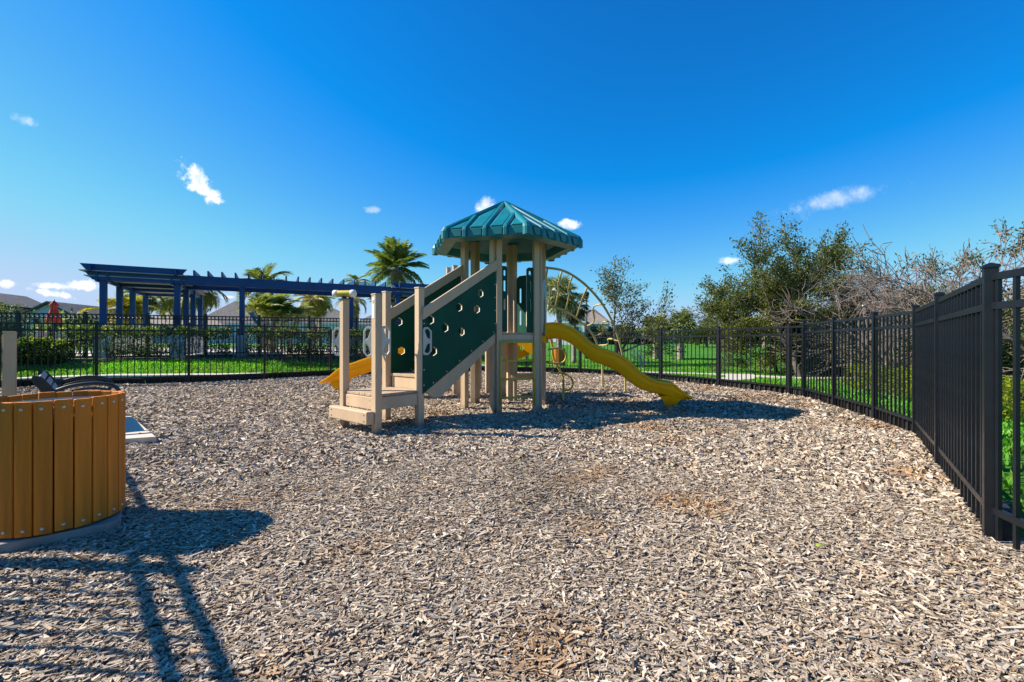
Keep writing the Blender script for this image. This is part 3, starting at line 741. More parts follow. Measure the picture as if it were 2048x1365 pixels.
# slide entrance hood (teal arch panel on the right side)
d2 = hd(80); nout = hd(-10)
MB().prism([arch(.62, DZ + .01, 2.36, .16), [(.13, DZ + .06), (.49, DZ + .06), (.49, 1.90)] + [(.31 + .18 * math.cos(a), 1.90 + .18 * math.sin(a)) for a in [math.pi * k / 10 for k in range(1, 10)]] + [(.13, 1.90)]] + [slot(.16 + .1 * k, 2.22, .035, .14) for k in range(4)],
           v3(Q[2] + d2 * .09 + nout * .06, 0), v3(d2, 0), (0, 0, 1), .02, 0, 1).build('slide_hood', [mat('hood_teal', (.008, .17, .235), .4, .08), M_core], PS)

# slides: an open channel swept along a side profile
def slide(start, heading, prof, width, name):
    """prof: (distance, z of rim, z of underside)"""
    d = hd(heading); s = Vector((-d.y, d.x)); P = []
    # resample smoothly
    ts = np.array([p[0] for p in prof]); zt = np.array([p[1] for p in prof]); zb = np.array([p[2] for p in prof])
    def cr(tq, ys):
        i = int(np.clip(np.searchsorted(ts, tq) - 1, 0, len(ts) - 2)); t0, t1 = ts[i], ts[i + 1]; h = t1 - t0; x = (tq - t0) / h
        m = [(ys[min(k + 1, len(ys) - 1)] - ys[max(k - 1, 0)]) / (ts[min(k + 1, len(ts) - 1)] - ts[max(k - 1, 0)]) for k in (i, i + 1)]
        return (2 * x ** 3 - 3 * x * x + 1) * ys[i] + (x ** 3 - 2 * x * x + x) * h * m[0] + (-2 * x ** 3 + 3 * x * x) * ys[i + 1] + (x ** 3 - x * x) * h * m[1]
    N = 64; rings = []
    for k in range(N + 1):
        tq = ts[0] + (ts[-1] - ts[0]) * k / N; a, b_ = cr(tq, zt), cr(tq, zb); hgt = a - b_; w = width / 2
        bed = b_ + min(.045, hgt * .3); fl = 0.0
        sec = [(-w - .035, a - .03), (-w - .028, a - .004), (-w + .0, a), (-w + .02, a - .012), (-w + .045, (a + bed) / 2), (-w + .11, bed + .012), (0, bed), (w - .11, bed + .012), (w - .045, (a + bed) / 2), (w - .02, a - .012), (w, a), (w + .028, a - .004), (w + .035, a - .03),
               (w + .004, a - .045), (w - .002, b_ + hgt * .56), (w + .012, b_ + hgt * .52), (w - .02, b_ + .05), (w - .06, b_ + .012), (0, b_), (-w + .06, b_ + .012), (-w + .02, b_ + .05), (-w - .012, b_ + hgt * .52), (-w + .002, b_ + hgt * .56), (-w - .004, a - .045)]
        c = start + d * tq
        rings.append([Vector((c.x + s.x * x, c.y + s.y * x, z)) for x, z in sec])
    n = len(rings[0]); b = MB()
    b.add([v for rg in rings for v in rg], [(i * n + j, i * n + (j + 1) % n, (i + 1) * n + (j + 1) % n, (i + 1) * n + j) for i in range(N) for j in range(n)] + [tuple(range(n)), tuple(N * n + j for j in reversed(range(n)))])
    return b.build(name, M_yel, PS, auto=50), d, s
SH = -13.5; S0 = (Q[2] + Q[3]) / 2 + hd(-10) * .02
def srow(px, yt, yb, head=SH, st=None):      # pixel column of the slide side -> distance along, rim z, underside z
    A = (st or S0) ; d = hd(head); s_ = Vector((-d.y, d.x)); side = A - s_ * .27
    t, z1 = on_panel(px, yt, side, d); _, z0 = on_panel(px, yb, side, d); return (t, z1, z0)
pix = [(1090, 646, 679), (1112, 645, 678), (1135, 651, 686), (1158, 665, 703), (1182, 686, 723), (1206, 698, 732), (1230, 706, 743), (1255, 720, 763), (1280, 743, 780), (1305, 759, 788), (1328, 764.5, 793), (1348, 768, 800), (1364, 781, 802.5), (1376, 790, 802), (1385, 794, 801)]
sl1, d_, s_ = slide(S0, SH, [srow(*p) for p in pix], .54, 'slide')
tag(sl1, 'wavy yellow slide on the right side of the structure')
fc = S0 + d_ * (on_panel(1343, 800, S0 - s_ * .27, d_)[0])
m = MB(); fw = [(.0, .30, .20), (.06, .24, .16), (.14, .17, .09)]
vs = []
for dz_, hx, hy in ((.30, .20, .25), (.22, .13, .22), (.13, .085, .10)):
    for sx, sy in ((-1, -1), (1, -1), (1, 1), (-1, 1)):
        q = fc + d_ * sx * hx + s_ * sy * hy; vs.append((q.x, q.y, dz_))
m.add(vs, [(i * 4 + j, i * 4 + (j + 1) % 4, (i + 1) * 4 + (j + 1) % 4, (i + 1) * 4 + j)[::-1] for i in range(2) for j in range(4)] + [(11, 10, 9, 8)[::-1]])
m.build('slide_foot', M_yel, PS, auto=60)
MB().tube([v3(fc, .16), v3(fc, -.1)], .04, 10).build('slide_support', M_tan, PS, smooth=True)
MB().box(v3((Q[2] + Q[3]) / 2 + hd(-10) * .03, 1.26), (.16, .60, .13), rotz(R(-10))).build('slide_mount', M_yel, PS, bevel=.01)

# back deck behind the hexagon, its posts, and the second slide
nb = hd(110); B0 = Q[4] + nb * 1.72; B1 = Q[5] + nb * 1.72
for p, t in ((B0, 3.02), (B1, 3.0), (B1 + nb * .72, 3.06), (B0 + nb * .72, 3.0), (Q[5] + nb * .85 - e * .1, 2.3), (Q[4] + nb * .85 + e * .1, 2.3)): post(p, 20, t)
for k in range(9):
    c = (Q[4] + Q[5]) / 2 + nb * (.1 + (k + .5) * .18); MB().box(v3(c, DZ - .016), (HS + .1, .172, .032), rotz(R(20))).build('deck_board', M_deck, PS, bevel=.004)
for a, b in ((Q[5] + nb * .1, B1), (Q[4] + nb * .1, B0), (B1, B0)):
    MB().beam(v3(a, DZ - .105), v3(b, DZ - .105), .04, .14).build('deck_beam', M_tan, PS, bevel=.006)
slot_panel(B1 + e * .06, e, HS - .12, 2.45, [(.12 + .18 * k, 2.05, .05, .3) for k in range(4)], True, True)
slot_panel(Q[4] + nb * .9, nb, .78, 2.45, [(.12 + .18 * k, 2.05, .05, .3) for k in range(4)], True, True)
S1 = Q[5] + nb * 1.2 - e * .02; T1 = gpt(648, 790)
T1 = Vector((-4.12, 9.86)); h2 = math.degrees(math.atan2(T1.y - S1.y, T1.x - S1.x)); L2 = (T1 - S1).length
sl2, d2_, s2_ = slide(S1, h2, [(0, 1.72, 1.42), (.35, 1.66, 1.36), (.8, 1.42, 1.10), (L2 * .45, 1.14, .80), (L2 * .62, .93, .60), (L2 * .76, .78, .46), (L2 * .86, .67, .38), (L2 * .93, .50, .33), (L2 * .97, .42, .33), (L2, .37, .32)], .56, 'slide')
tag(sl2, 'straight yellow-orange slide at the back left')
fc2 = S1 + d2_ * (L2 * .88); m = MB(); vs = []
for dz_, hx, hy in ((.40, .18, .24), (.27, .13, .20), (.19, .10, .10)):
    for sx, sy in ((-1, -1), (1, -1), (1, 1), (-1, 1)):
        q = fc2 + d2_ * sx * hx + s2_ * sy * hy; vs.append((q.x, q.y, dz_))
m.add(vs, [(i * 4 + j, i * 4 + (j + 1) % 4, (i + 1) * 4 + (j + 1) % 4, (i + 1) * 4 + j)[::-1] for i in range(2) for j in range(4)])
m.build('slide_foot', M_yel, PS, auto=60)
MB().tube([v3(fc2, .22), v3(fc2, -.1)], .045, 10).build('slide_support', M_tan, PS, smooth=True)
# yellow climbing boards with round holes under the back deck, tan sit rail
def disc(x, z, r, n=14): return [(x + r * math.cos(2 * math.pi * k / n), z + r * math.sin(2 * math.pi * k / n)) for k in range(n)]
MB().prism([[(0, .82), (.42, 1.0), (.42, 1.40), (0, 1.40)], disc(.12, 1.08, .045), disc(.30, 1.22, .045)], Vector((.10, 9.82, 0)), Vector((.97, -.2, 0)).normalized(), (0, 0, 1), .03).build('climbing_board', M_yel, PS)
MB().prism([[(0, .30), (.2, .32), (.22, 1.36), (0, 1.38)], disc(.1, .62, .045), disc(.11, 1.0, .045)], Vector((-.17, 10.16, 0)), v3(e, 0), (0, 0, 1), .03).build('climbing_board', M_yel, PS)
MB().beam(v3(Q[4] + hd(20) * .0 - Vector((0, .06)), .50), v3(Q[3] + Vector((.05, .35)), .53), .12, .13).build('sit_rail', M_tan, PS, bevel=.012)

# hand grips on the entry posts: a flat loop with a waisted inner plate
def grip(p, z, dirv, name='hand_grip'):
    w, h = .135, .40; out = [(0, -h / 2 + .03), (.03, -h / 2), (.085, -h / 2), (w, -h / 2 + .06), (w, h / 2 - .06), (.085, h / 2), (.03, h / 2), (0, h / 2 - .03)]
    def win(s):
        return [(.032, s * .155), (.078, s * .178), (.108, s * .135), (.108, s * .03), (.072, s * .045), (.05, s * .10)]
    o = MB().prism([out, win(1), win(-1)], v3(p, z), v3(dirv, 0), (0, 0, 1), .026).build(name, M_grip, PS, bevel=.007)
    return o
hw = PW / 2
grip(Pb + hd(165) * (hw), 1.22, hd(175)); grip(Pa + hd(170) * hw, 1.22, hd(170)); grip(Pa + hd(30) * (hw + .01), 1.23, hd(42)); grip(Pc + hd(200) * hw, 1.20, hd(215)); grip(Pd + hd(-25) * (hw), 1.23, hd(18) )
# sticker on the front post, telescope on the left one
n1 = hd(140 + 0)
o = MB().box(v3(Pa - ud * (hw + .002), 1.66), (.003, .055, .27), rotz(R(50))).build('warning_label', M_white, PS)
o = MB().box(v3(Pa - ud * (hw + .004), 1.74), (.003, .03, .045), rotz(R(50))).build('warning_label_print', mat('label_print', (.30, .26, .22), .6), PS)
tdir = Vector((.985, -.17, 0)).normalized(); tc0 = v3(Pb, 1.905)
sc_ = MB().tube([tc0 - tdir * .11, tc0 + tdir * .11], .047, 18).build('telescope', M_ytube, PS, auto=50); tag(sc_, 'yellow toy telescope with white end caps')
for sgn in (-1, 1):
    c = MB().tube([tc0 + tdir * sgn * .105, tc0 + tdir * sgn * .112, tc0 + tdir * sgn * .16, tc0 + tdir * sgn * .165], [.05, .054, .052, .046], 18).build('end_cap', M_white, None, auto=50); c.parent = sc_
    for vtx in c.data.vertices: vtx.co -= wloc(PS)
MB().tube([v3(Pb, 1.815), v3(Pb, 1.87)], .03, 12).build('telescope_mount', M_dmetal, PS, smooth=True)
MB().box(v3(Pb, 1.826), (.13, .13, .012), rotz(R(50))).build('telescope_plate', M_dmetal, PS)

# curved arch climber at the right rear: two rails and wavy rungs
def bez(pts, n):
    P = [Vector(p) for p in pts]; out = []
    for i in range(len(P) - 1):
        p0, p1, p2, p3 = P[max(i - 1, 0)], P[i], P[i + 1], P[min(i + 2, len(P) - 1)]
        for k in range(n):
            t = k / n; out.append(.5 * ((2 * p1) + (p2 - p0) * t + (2 * p0 - 5 * p1 + 4 * p2 - p3) * t * t + (3 * p1 - p0 - 3 * p2 + p3) * t ** 3))
    out.append(P[-1]); return out
railA = [(1092, 536, 9.3), (1120, 540, 9.5), (1145, 551, 9.7), (1175, 574, 9.95), (1205, 609, 10.2), (1228, 652, 10.4), (1243, 700, 10.6), (1250, 750, 10.75)]
railB = [(1096, 612, 10.6), (1110, 615, 10.75), (1135, 625, 10.95), (1160, 643, 11.2), (1182, 664, 11.4), (1195, 690, 11.6), (1204, 725, 11.85)]
ra = [atd(*p) for p in railA]; ra.append(Vector((ra[-1].x + .02, 10.82, -.1))); rb = [atd(*p) for p in railB]; rb.append(Vector((rb[-1].x + .03, 11.95, -.1)))
ra, rb = bez(ra, 6), bez(rb, 6)
MB().tube(ra, .027, 8).build('arch_rail', M_ypale, PS, smooth=True); MB().tube(rb, .027, 8).build('arch_rail', M_ypale, PS, smooth=True)
for k, f in enumerate((.04, .15, .26, .38, .50, .61, .72, .83)):
    a, b = ra[int(f * (len(ra) - 1))], rb[int(min(1, f * 1.02) * (len(rb) - 1))]
    dd = (b - a); sd = Vector((-.35, .15, -.9)).normalized() if k < 4 else Vector((-.8, .2, .5)).normalized(); pts = []
    for q in range(9):
        t = q / 8; pts.append(a + dd * t + sd * (.11 * math.sin(t * 2 * math.pi)) + Vector((0, 0, .05 * math.sin(t * math.pi))))
    MB().tube(pts, .019, 8).build('arch_rung', M_ypale, PS, smooth=True)
# loop pole climber beside the slide
lp = bez([atd(1098, 664, 9.4), atd(1104, 690, 9.5), atd(1107, 716, 9.6), atd(1118, 738, 9.66), atd(1126, 756, 9.7), atd(1127, 790, 9.72), gpt(1127, 799) + Vector((0, 0, -.05))], 5)
MB().tube(lp, .026, 10).build('loop_pole', M_ytube, PS, smooth=True)
for pp in ([(1097, 700, 9.15), (1110, 697, 9.3), (1124, 699, 9.55), (1132, 710, 9.6), (1129, 722, 9.62), (1120, 727, 9.6), (1109, 727, 9.45), (1097, 726, 9.2)],
           [(1097, 743, 9.2), (1112, 747, 9.4), (1126, 747, 9.66), (1140, 754, 9.6), (1146, 766, 9.6), (1142, 777, 9.62), (1136, 781, 9.65), (1127, 781, 9.7)]):
    MB().tube(bez([atd(*p) for p in pp], 4), .02, 8).build('loop_hold', M_ytube, PS, smooth=True)

# ------------------------------------------------------------------ litter receptacles
def receptacle(c, label, detail=True, n=23, rad=.33, z0=None):
    base = tz(c[0], c[1]) if z0 is None else z0
    root = empty('litter_receptacle', (c[0], c[1], base), label, 'trash can', 'round slatted litter receptacles')
    H = .80; w = 2 * math.pi * rad / n - .009; zb = .065
    me = MB().box((0, 0, H / 2), (.026, w, H)).mesh('slat', M_brown)
    bolt = MB().tube([(0, 0, 0), (.004, 0, 0), (.0075, 0, 0)], [.0105, .0095, .004], 10).mesh('bolt', M_bolt, smooth=True)
    for k in range(n):
        a = 2 * math.pi * (k + .35) / n
        s = inst('slat', me, root, (math.cos(a) * (rad - .013), math.sin(a) * (rad - .013), zb + random.uniform(-.003, .003)), a + random.uniform(-.02, .02))
        if detail:
            bv = s.modifiers.new('bevel', 'BEVEL'); bv.width = .005; bv.segments = 2
            for z in (.035, H - .045):
                inst('bolt', bolt, s, (.013, random.uniform(-.008, .008), z))
    for z in (zb + .05, zb + H - .06):
        MB().lathe([(rad - .027, -.02), (rad - .034, -.02), (rad - .034, .02), (rad - .027, .02), (rad - .027, -.02)], (c[0], c[1], base + z), 40).build('hoop', M_dmetal if z < .5 else M_core, root)
    MB().lathe([(0, .02), (.26, .02), (.27, .05), (.275, .73), (.287, .73), (.287, .02)], (c[0], c[1], base + .05), 32).build('liner', M_dmetal, root, smooth=True)
    o = MB().prism([[(-.29, -.31), (.26, -.31), (.31, -.26), (.31, .26), (.26, .31), (-.29, .31)]], (c[0], c[1], base + .0), Vector((.77, .64, 0)), Vector((-.64, .77, 0)), .10).build('base', mat('base_concrete', (.27, .25, .225), .85, .2, 6, .3, 90), root, bevel=.008)
    return root
receptacle((-2.99, 2.97), 'round litter bin of vertical brown slats standing at lower left', True, z0=0)
receptacle((2.40, 23.0), 'small far-off round brown slatted litter bin on the lawn', False)

# ------------------------------------------------------------------ ramp pad, standing panel and bench behind the bin
def pad():
    c1 = gpt(313, 875, .06); u = (gpt(250, 822, .06) - c1).normalized(); v = Vector((-u.y, u.x, 0))
    if v.x > 0: v = -v
    v = (gpt(180, 884, .06) - c1).normalized()
    root = empty('ramp_pad', (c1.x - .4, c1.y + .4, 0), 'flat pale beige pad with a pointed corner behind the litter bin', 'platform')
    L1, L2 = 2.2, 1.5
    pts = [(0, 0), (L1, 0), (L1, L2), (0, L2)]
    n = 1
    for k in range(n):
        t0, t1 = L2 * k / n + .003, L2 * (k + 1) / n - .003
        pp = [c1 + v * t0, c1 + u * L1 + v * t0, c1 + u * L1 + v * t1, c1 + v * t1]
        MB().prism([[(p.x - c1.x, p.y - c1.y) for p in pp]], (c1.x, c1.y, .025), (1, 0, 0), (0, 1, 0), .09).build('pad_panel', mat('beige_pad', (.56, .47, .36), .6, .06, 5), root, bevel=.01)
    for t, s in ((.35, .12), (.85, .25)):
        q = c1 + u * t + v * s; MB().tube([(q.x, q.y, .068), (q.x, q.y, .073)], .014, 8).build('bolt', M_dmetal, root)
pad()
def standing_panel():
    p0 = Vector((-6.55, 5.86)); d = Vector((-.735, .678)).normalized(); p1 = p0 + d * 1.1
    root = empty('activity_panel', (*p0, 0), 'tan post with a narrow panel behind the litter bin, seen edge-on', 'play panel')
    ang = 38 + 48
    for p in (p0, p1):
        o = MB().box(v3(p, .61), (.11, .11, 1.46), rotz(R(ang - 38))).build('post', M_tan, root, bevel=.007)
        MB().box(v3(p, 1.345), (.122, .122, .02), rotz(R(ang - 38))).build('cap', M_tan, root, bevel=.004)
    MB().beam(v3(p0 + d * .02 + Vector((-.062, -.02)), .86), v3(p1 + Vector((-.062, -.02)), .86), .022, .9).build('panel', M_tan, root, bevel=.004)
standing_panel()
def bench():
    o = Vector((-5.75, 5.42)); ax = Vector((-1, 1.02)).normalized(); fw = Vector((.80, .60)).normalized()   # ax along the seat, fw the way it faces
    root = empty('park_bench', (*o, 0), 'black-framed bench with grey slatted back and looped armrests', 'bench')
    Lb = 1.5
    def pt(s, f, z): q = o + ax * s + fw * f; return Vector((q.x, q.y, z))
    backp = [(.0, .80), (.03, .77), (.10, .66), (.17, .52), (.215, .43)]
    for s in (0, Lb):
        m = MB(); prof = [(-.02, .815), (.05, .80), (.14, .68), (.215, .53), (.27, .40), (.20, .36), (.13, .46), (.06, .60), (-.035, .755)]
        q = o + ax * s
        m.prism([prof], v3(q, 0), v3(fw, 0), (0, 0, 1), .03).build('back_frame', M_dmetal, root, bevel=.008)
        arm = [pt(s, .14, .60), pt(s, .30, .665), pt(s, .50, .69), pt(s, .68, .66), pt(s, .76, .58), pt(s, .72, .46), pt(s, .62, .25), pt(s, .66, .05), pt(s, .70, -.02)]
        MB().tube(bez(arm, 5), .024, 8).build('armrest', M_dmetal, root, smooth=True)
        MB().tube(bez([pt(s, .20, .56), pt(s, .36, .615), pt(s, .52, .63), pt(s, .65, .60), pt(s, .70, .54)], 5), .016, 8).build('armrest', M_dmetal, root, smooth=True)
        MB().tube([pt(s, .2, .40), pt(s, .12, .2), pt(s, .06, -.02)], .024, 8).build('leg', M_dmetal, root, smooth=True)
        MB().tube([pt(s, .18, .40), pt(s, .69, .40)], .022, 8).build('seat_rail', M_dmetal, root, smooth=True)
    for k, (f, z) in enumerate(((.045, .765), (.10, .68), (.15, .595), (.195, .51), (.23, .445))):
        b = MB(); a1, a2 = pt(.016, f, z), pt(Lb - .016, f, z); up = Vector((-fw.x * .45, -fw.y * .45, .9)).normalized()
        b.beam(a1, a2, .022, .074, up=up).build('back_slat', M_bench, root, bevel=.006)
    for k in range(5):
        f = .27 + .095 * k; MB().beam(pt(.0, f, .425), pt(Lb, f, .425), .085, .022).build('seat_slat', M_bench, root, bevel=.006)
bench()

# ------------------------------------------------------------------ pergola
def pergola():
    P0 = Vector((-15.45, 17.0)); u = hd(28); v = hd(118); g = tz(*P0)
    root = empty('pergola', (*P0, g), 'long navy pergola with raised slatted roofs at both ends', 'pergola')
    ZT = 3.56; BH = .36
    def at(s, t, z): q = P0 + u * s + v * t; return Vector((q.x, q.y, z))
    cols = [(0, 0), (0, 2.05), (0, 4.0), (0, 6.4), (2.27, 0), (2.27, 2.05), (2.27, 4.0), (2.27, 6.4), (4.5, 0), (8.9, 0), (8.9, 2.4), (11.1, 0), (11.1, 2.05), (11.1, 4.0), (13.4, 0), (13.4, 2.05)]
    for s, t in cols:
        q = at(s, t, 0); gz = tz(q.x, q.y)
        c = MB().box(at(s, t, (gz + ZT + .25) / 2), (.2, .2, ZT + .25 - gz), rotz(R(28))).build('column', M_navy, root, bevel=.01)
        MB().box(at(s, t, gz + .42), (.46, .46, .9), rotz(R(28))).build('pedestal', M_stone, root, bevel=.015)
    def beamp(a, b, t, z0, h, th, pa=True, pb=True, name='beam'):     # beam along u with tapered ends
        L = b - a; cut = h * .75
        pr = [(cut if pa else 0, 0), (L - (cut if pb else 0), 0), (L, h), (0, h)]
        MB().prism([pr], at(a, t, z0), v3(u, 0), (0, 0, 1), th).build(name, M_navy, root, bevel=.006)
    for dt in (-.125, .125):
        beamp(-.55, 14.0, dt, ZT - .02, BH, .06)
    beamp(2.1, 11.3, 2.05, ZT - .02, BH, .06, False, False)
    for s0, s1 in ((-.62, 2.62), (10.75, 14.05)):
        beamp(s0, s1, -.20, ZT + BH - .10, .30, .06, name='fascia')
        for t in (2.05, 4.0, 6.4): beamp(s0 + .3, s1 - .3, t, ZT - .02, .24, .08)
        for s in (s0 + .35, s1 - .35):
            MB().beam(at(s, -.5, ZT + BH + .03), at(s, 6.8, ZT + BH + .03), .06, .26).build('beam', M_navy, root)
            MB().beam(at(0 if s0 < 5 and s < 1 else (2.27 if s0 < 5 else (11.1 if s < 12 else 13.4)), 0, ZT + .0), at(0 if s0 < 5 and s < 1 else (2.27 if s0 < 5 else (11.1 if s < 12 else 13.4)), 6.4, ZT + .0), .08, .14).build('beam', M_navy, root)
        for k in range(26):
            t = -.1 + k * .255
            MB().beam(at(s0 + .1, t, ZT + .13), at(s1 - .1, t, ZT + .13), .13, .03).build('roof_lath', M_slatu, root)
        MB().prism([[(0, 0), (s1 - s0, 0), (s1 - s0, 6.9), (0, 6.9)]], at(s0, -.3, ZT + .30), v3(u, 0), v3(v, 0), .03).build('roof_sheet', M_slatu, root)
    s = 2.85
    while s < 10.8:
        z = ZT + BH - .02
        MB().prism([[(.0, .0), (.0, .20), (2.6, .20), (2.6, 0)]], at(s, -.30, z), v3(v, 0), (0, 0, 1), .055).build('rafter', M_navy, root)
        s += .475
    for s, t in ((0, 0), (2.27, 0), (11.1, 0), (13.4, 0)):
        for ds in (-.16, .16):
            MB().beam(at(s + ds, -.2, ZT + .12), at(s + ds, .22, ZT + .12), .07, .42).build('cleat', M_navy, root, bevel=.005)
pergola()

# ------------------------------------------------------------------ ornamental pool fence behind the hedge
def pool_fence():
    A = Vector((-21.5, 14.95)); B = Vector((-5.2, 20.9)); d = (B - A); L = d.length; dn = d.normalized(); ang = math.atan2(d.y, d.x)
    root = empty('pool_fence', (*A, tz(*A)), 'black pool fence with a band of rings behind the clipped hedge', 'fence')
    n = 9; H = 1.66; zs = [tz(*(A + dn * (L * k / n))) for k in range(n + 1)]; z0 = max(zs) ; o0 = Vector((*A, tz(*A)))
    pm = MB().box((0, 0, H / 2), (.085, .085, H + .08)).mesh('post', M_fence); cm = MB().box((0, 0, H + .05), (.1, .1, .03)).mesh('cap', M_fence)
    pk = MB().box((0, 0, H / 2), (.024, .024, H)).mesh('picket', M_fence)
    for k in range(n + 1):
        q = A + dn * (L * k / n); po = inst('post', pm, root, Vector((*q, z0)) - o0, ang); inst('cap', cm, po, (0, 0, 0))
    ring = MB().tube([(.058 * math.cos(a), 0, .058 * math.sin(a)) for a in [2 * math.pi * j / 10 for j in range(10)]], .011, 4, closed=True).mesh('ring', M_fence)
    cnt = 0
    for k in range(n):
        c = A + dn * (L * (k + .5) / n)
        for z in (H - .02, H - .165, .15):
            inst('rail', MB().box((0, 0, 0), (L / n - .08, .032, .032)).mesh('rail', M_fence), root, Vector((c.x, c.y, z0 + z)) - o0, ang)
        m = 15
        for j in range(m):
            q = A + dn * (L / n * (k + (j + .5) / m)); inst('picket', pk, root, Vector((q.x, q.y, z0)) - o0, ang)
            q2 = A + dn * (L / n * (k + (j + 1.0) / m))
            if j < m - 1: inst('ring', ring, root, Vector((q2.x, q2.y, z0 + H - .0925)) - o0, ang)
pool_fence()

# ------------------------------------------------------------------ foliage
def leaf_cloud(P, D, size, cols, aspect=.45, rng=RNG):
    """diamond leaves at P pointing roughly along D"""
    n = len(P); D = D + rng.normal(0, .55, (n, 3)); D /= np.linalg.norm(D, axis=1)[:, None] + 1e-9
    S = np.cross(D, rng.normal(0, 1, (n, 3))); S /= np.linalg.norm(S, axis=1)[:, None] + 1e-9
    L = size * rng.uniform(.6, 1.35, n); W = L * aspect * rng.uniform(.7, 1.2, n)
    N = np.cross(D, S); mid = P + D * (L * .5)[:, None] + N * (L * .08)[:, None]
    V = np.stack([P, mid + S * (W / 2)[:, None], P + D * L[:, None], mid - S * (W / 2)[:, None]], 1).reshape(-1, 3)
    Qd = np.arange(4 * n).reshape(-1, 4); return V, Qd, np.repeat(cols, 4, 0)
def leaf_cols(n, base, var=.35, alt=None, pa=.2, rng=RNG):
    c = np.array([base]) * rng.uniform(1 - var, 1 + var, (n, 1))
    if alt is not None:
        k = rng.uniform(size=n) < pa; c[k] = np.array([alt]) * rng.uniform(1 - var, 1 + var, (k.sum(), 1))
    return np.clip(c, 0, 1)
def leaves_obj(name, P, D, size, cols, parent, aspect=.45):
    off = np.array(wloc(parent)); V, Qd, C = leaf_cloud(np.asarray(P) - off, np.asarray(D), size, cols, aspect)
    return link(name, np_mesh(name, V, quads=Qd, cols=C, material=M_leaf), parent)

def hedge(label, pts, w, zlo, zhi, n, base, alt, leaf=.075, bare=.0, name='hedge', cat='hedge', stems=True, group=None):
    """pts: plan line; foliage fills a band w wide from zlo to zhi above the ground, thinner low down by `bare`"""
    a = Vector(pts[0]); root = empty(name, (*a, tz(*a)), label, cat, group)
    pl = np.array(pts, float); seg = np.hypot(*np.diff(pl, axis=0).T); cum = np.concatenate([[0], np.cumsum(seg)])
    g = np.random.default_rng(abs(hash(label)) % 1000 if False else len(label) * 31 + n % 97)
    t = g.uniform(0, cum[-1], n); i = np.clip(np.searchsorted(cum, t) - 1, 0, len(seg) - 1); f = (t - cum[i]) / seg[i]
    c = pl[i] + (pl[i + 1] - pl[i]) * f[:, None]; dv = (pl[i + 1] - pl[i]) / seg[i][:, None]; nv = np.stack([-dv[:, 1], dv[:, 0]], 1)
    # shell-weighted cross-section
    aa = g.uniform(0, 2 * np.pi, n); rr = np.clip(g.beta(4, 1.2, n), 0, 1)
    lump = 1 + .13 * np.sin(t * 3.1 + 1) + .10 * np.sin(t * 7.3 + 2 * aa) + .07 * np.sin(t * 13 + 5)
    sx = np.sign(np.cos(aa)) * np.abs(np.cos(aa)) ** .7 * rr * w / 2 * lump; hz = .5 + .5 * np.sign(np.sin(aa)) * np.abs(np.sin(aa)) ** .6 * rr
    keep = g.uniform(size=n) > bare * (1 - hz) ** .8 * (1 + .6 * np.sin(t * 2.3)); 
    hz = hz * (1 + .05 * np.sin(t * 5) + .04 * np.sin(t * 11.7))
    p = c + nv * sx[:, None]; z = terr(p[:, 0], p[:, 1]) + zlo + (zhi - zlo) * hz
    P = np.stack([p[:, 0], p[:, 1], z], 1)[keep]; Dv = np.stack([nv[:, 0] * np.sign(sx), nv[:, 1] * np.sign(sx), .5 + 0 * sx], 1)[keep]
    leaves_obj('foliage', P, Dv, leaf, leaf_cols(len(P), base, .45, alt, .25, g), root, .55)
    if stems:
        b = MB(); L = cum[-1]; k = int(L / .22)
        for q in range(k):
            tt = (q + random.random()) / k * L; j = int(np.clip(np.searchsorted(cum, tt) - 1, 0, len(seg) - 1)); cc = pl[j] + (pl[j + 1] - pl[j]) * ((tt - cum[j]) / seg[j])
            x, y = cc + np.array([random.uniform(-.15, .15), random.uniform(-.15, .15)]); z0 = tz(x, y) - .05
            for _ in range(2):
                e_ = Vector((x + random.uniform(-.3, .3), y + random.uniform(-.2, .2), z0 + zhi * random.uniform(.6, .9)))
                m_ = Vector((x, y, z0)).lerp(e_, .5) + Vector((random.uniform(-.08, .08), random.uniform(-.08, .08), 0))
                b.tube([(x, y, z0), m_, e_], [.018, .013, .006], 4)
        b.build('stems', M_barkg, root)['kind'] = 'stuff'
    return root
def hp(px, d): return ((px - CX) / F * d, d)
hedge('dense low rounded hedge at far left in front of the pool fence', [hp(-60, 13.9), hp(40, 14.3), hp(140, 14.9)], 1.0, .0, .74, 13000, (.03, .065, .014), (.13, .16, .05), .085, .1)
hedge('tall sparse hedge with bare lower stems under the raised pergola roof', [hp(132, 15.4), hp(240, 15.9), hp(345, 16.5)], .9, .05, 1.16, 9500, (.035, .07, .02), (.16, .19, .07), .085, .72)
hedge('dark leafy hedge between the second and third pergola columns', [hp(352, 16.6), hp(460, 17.2)], .9, .05, 1.12, 6000, (.02, .05, .012), (.10, .13, .04), .085, .8)
hedge('dark hedge right of the third pergola column, running behind the slide', [hp(492, 17.5), hp(600, 18.3), hp(740, 19.8)], .95, .10, 1.15, 14000, (.018, .045, .012), (.11, .14, .03), .085, .62)
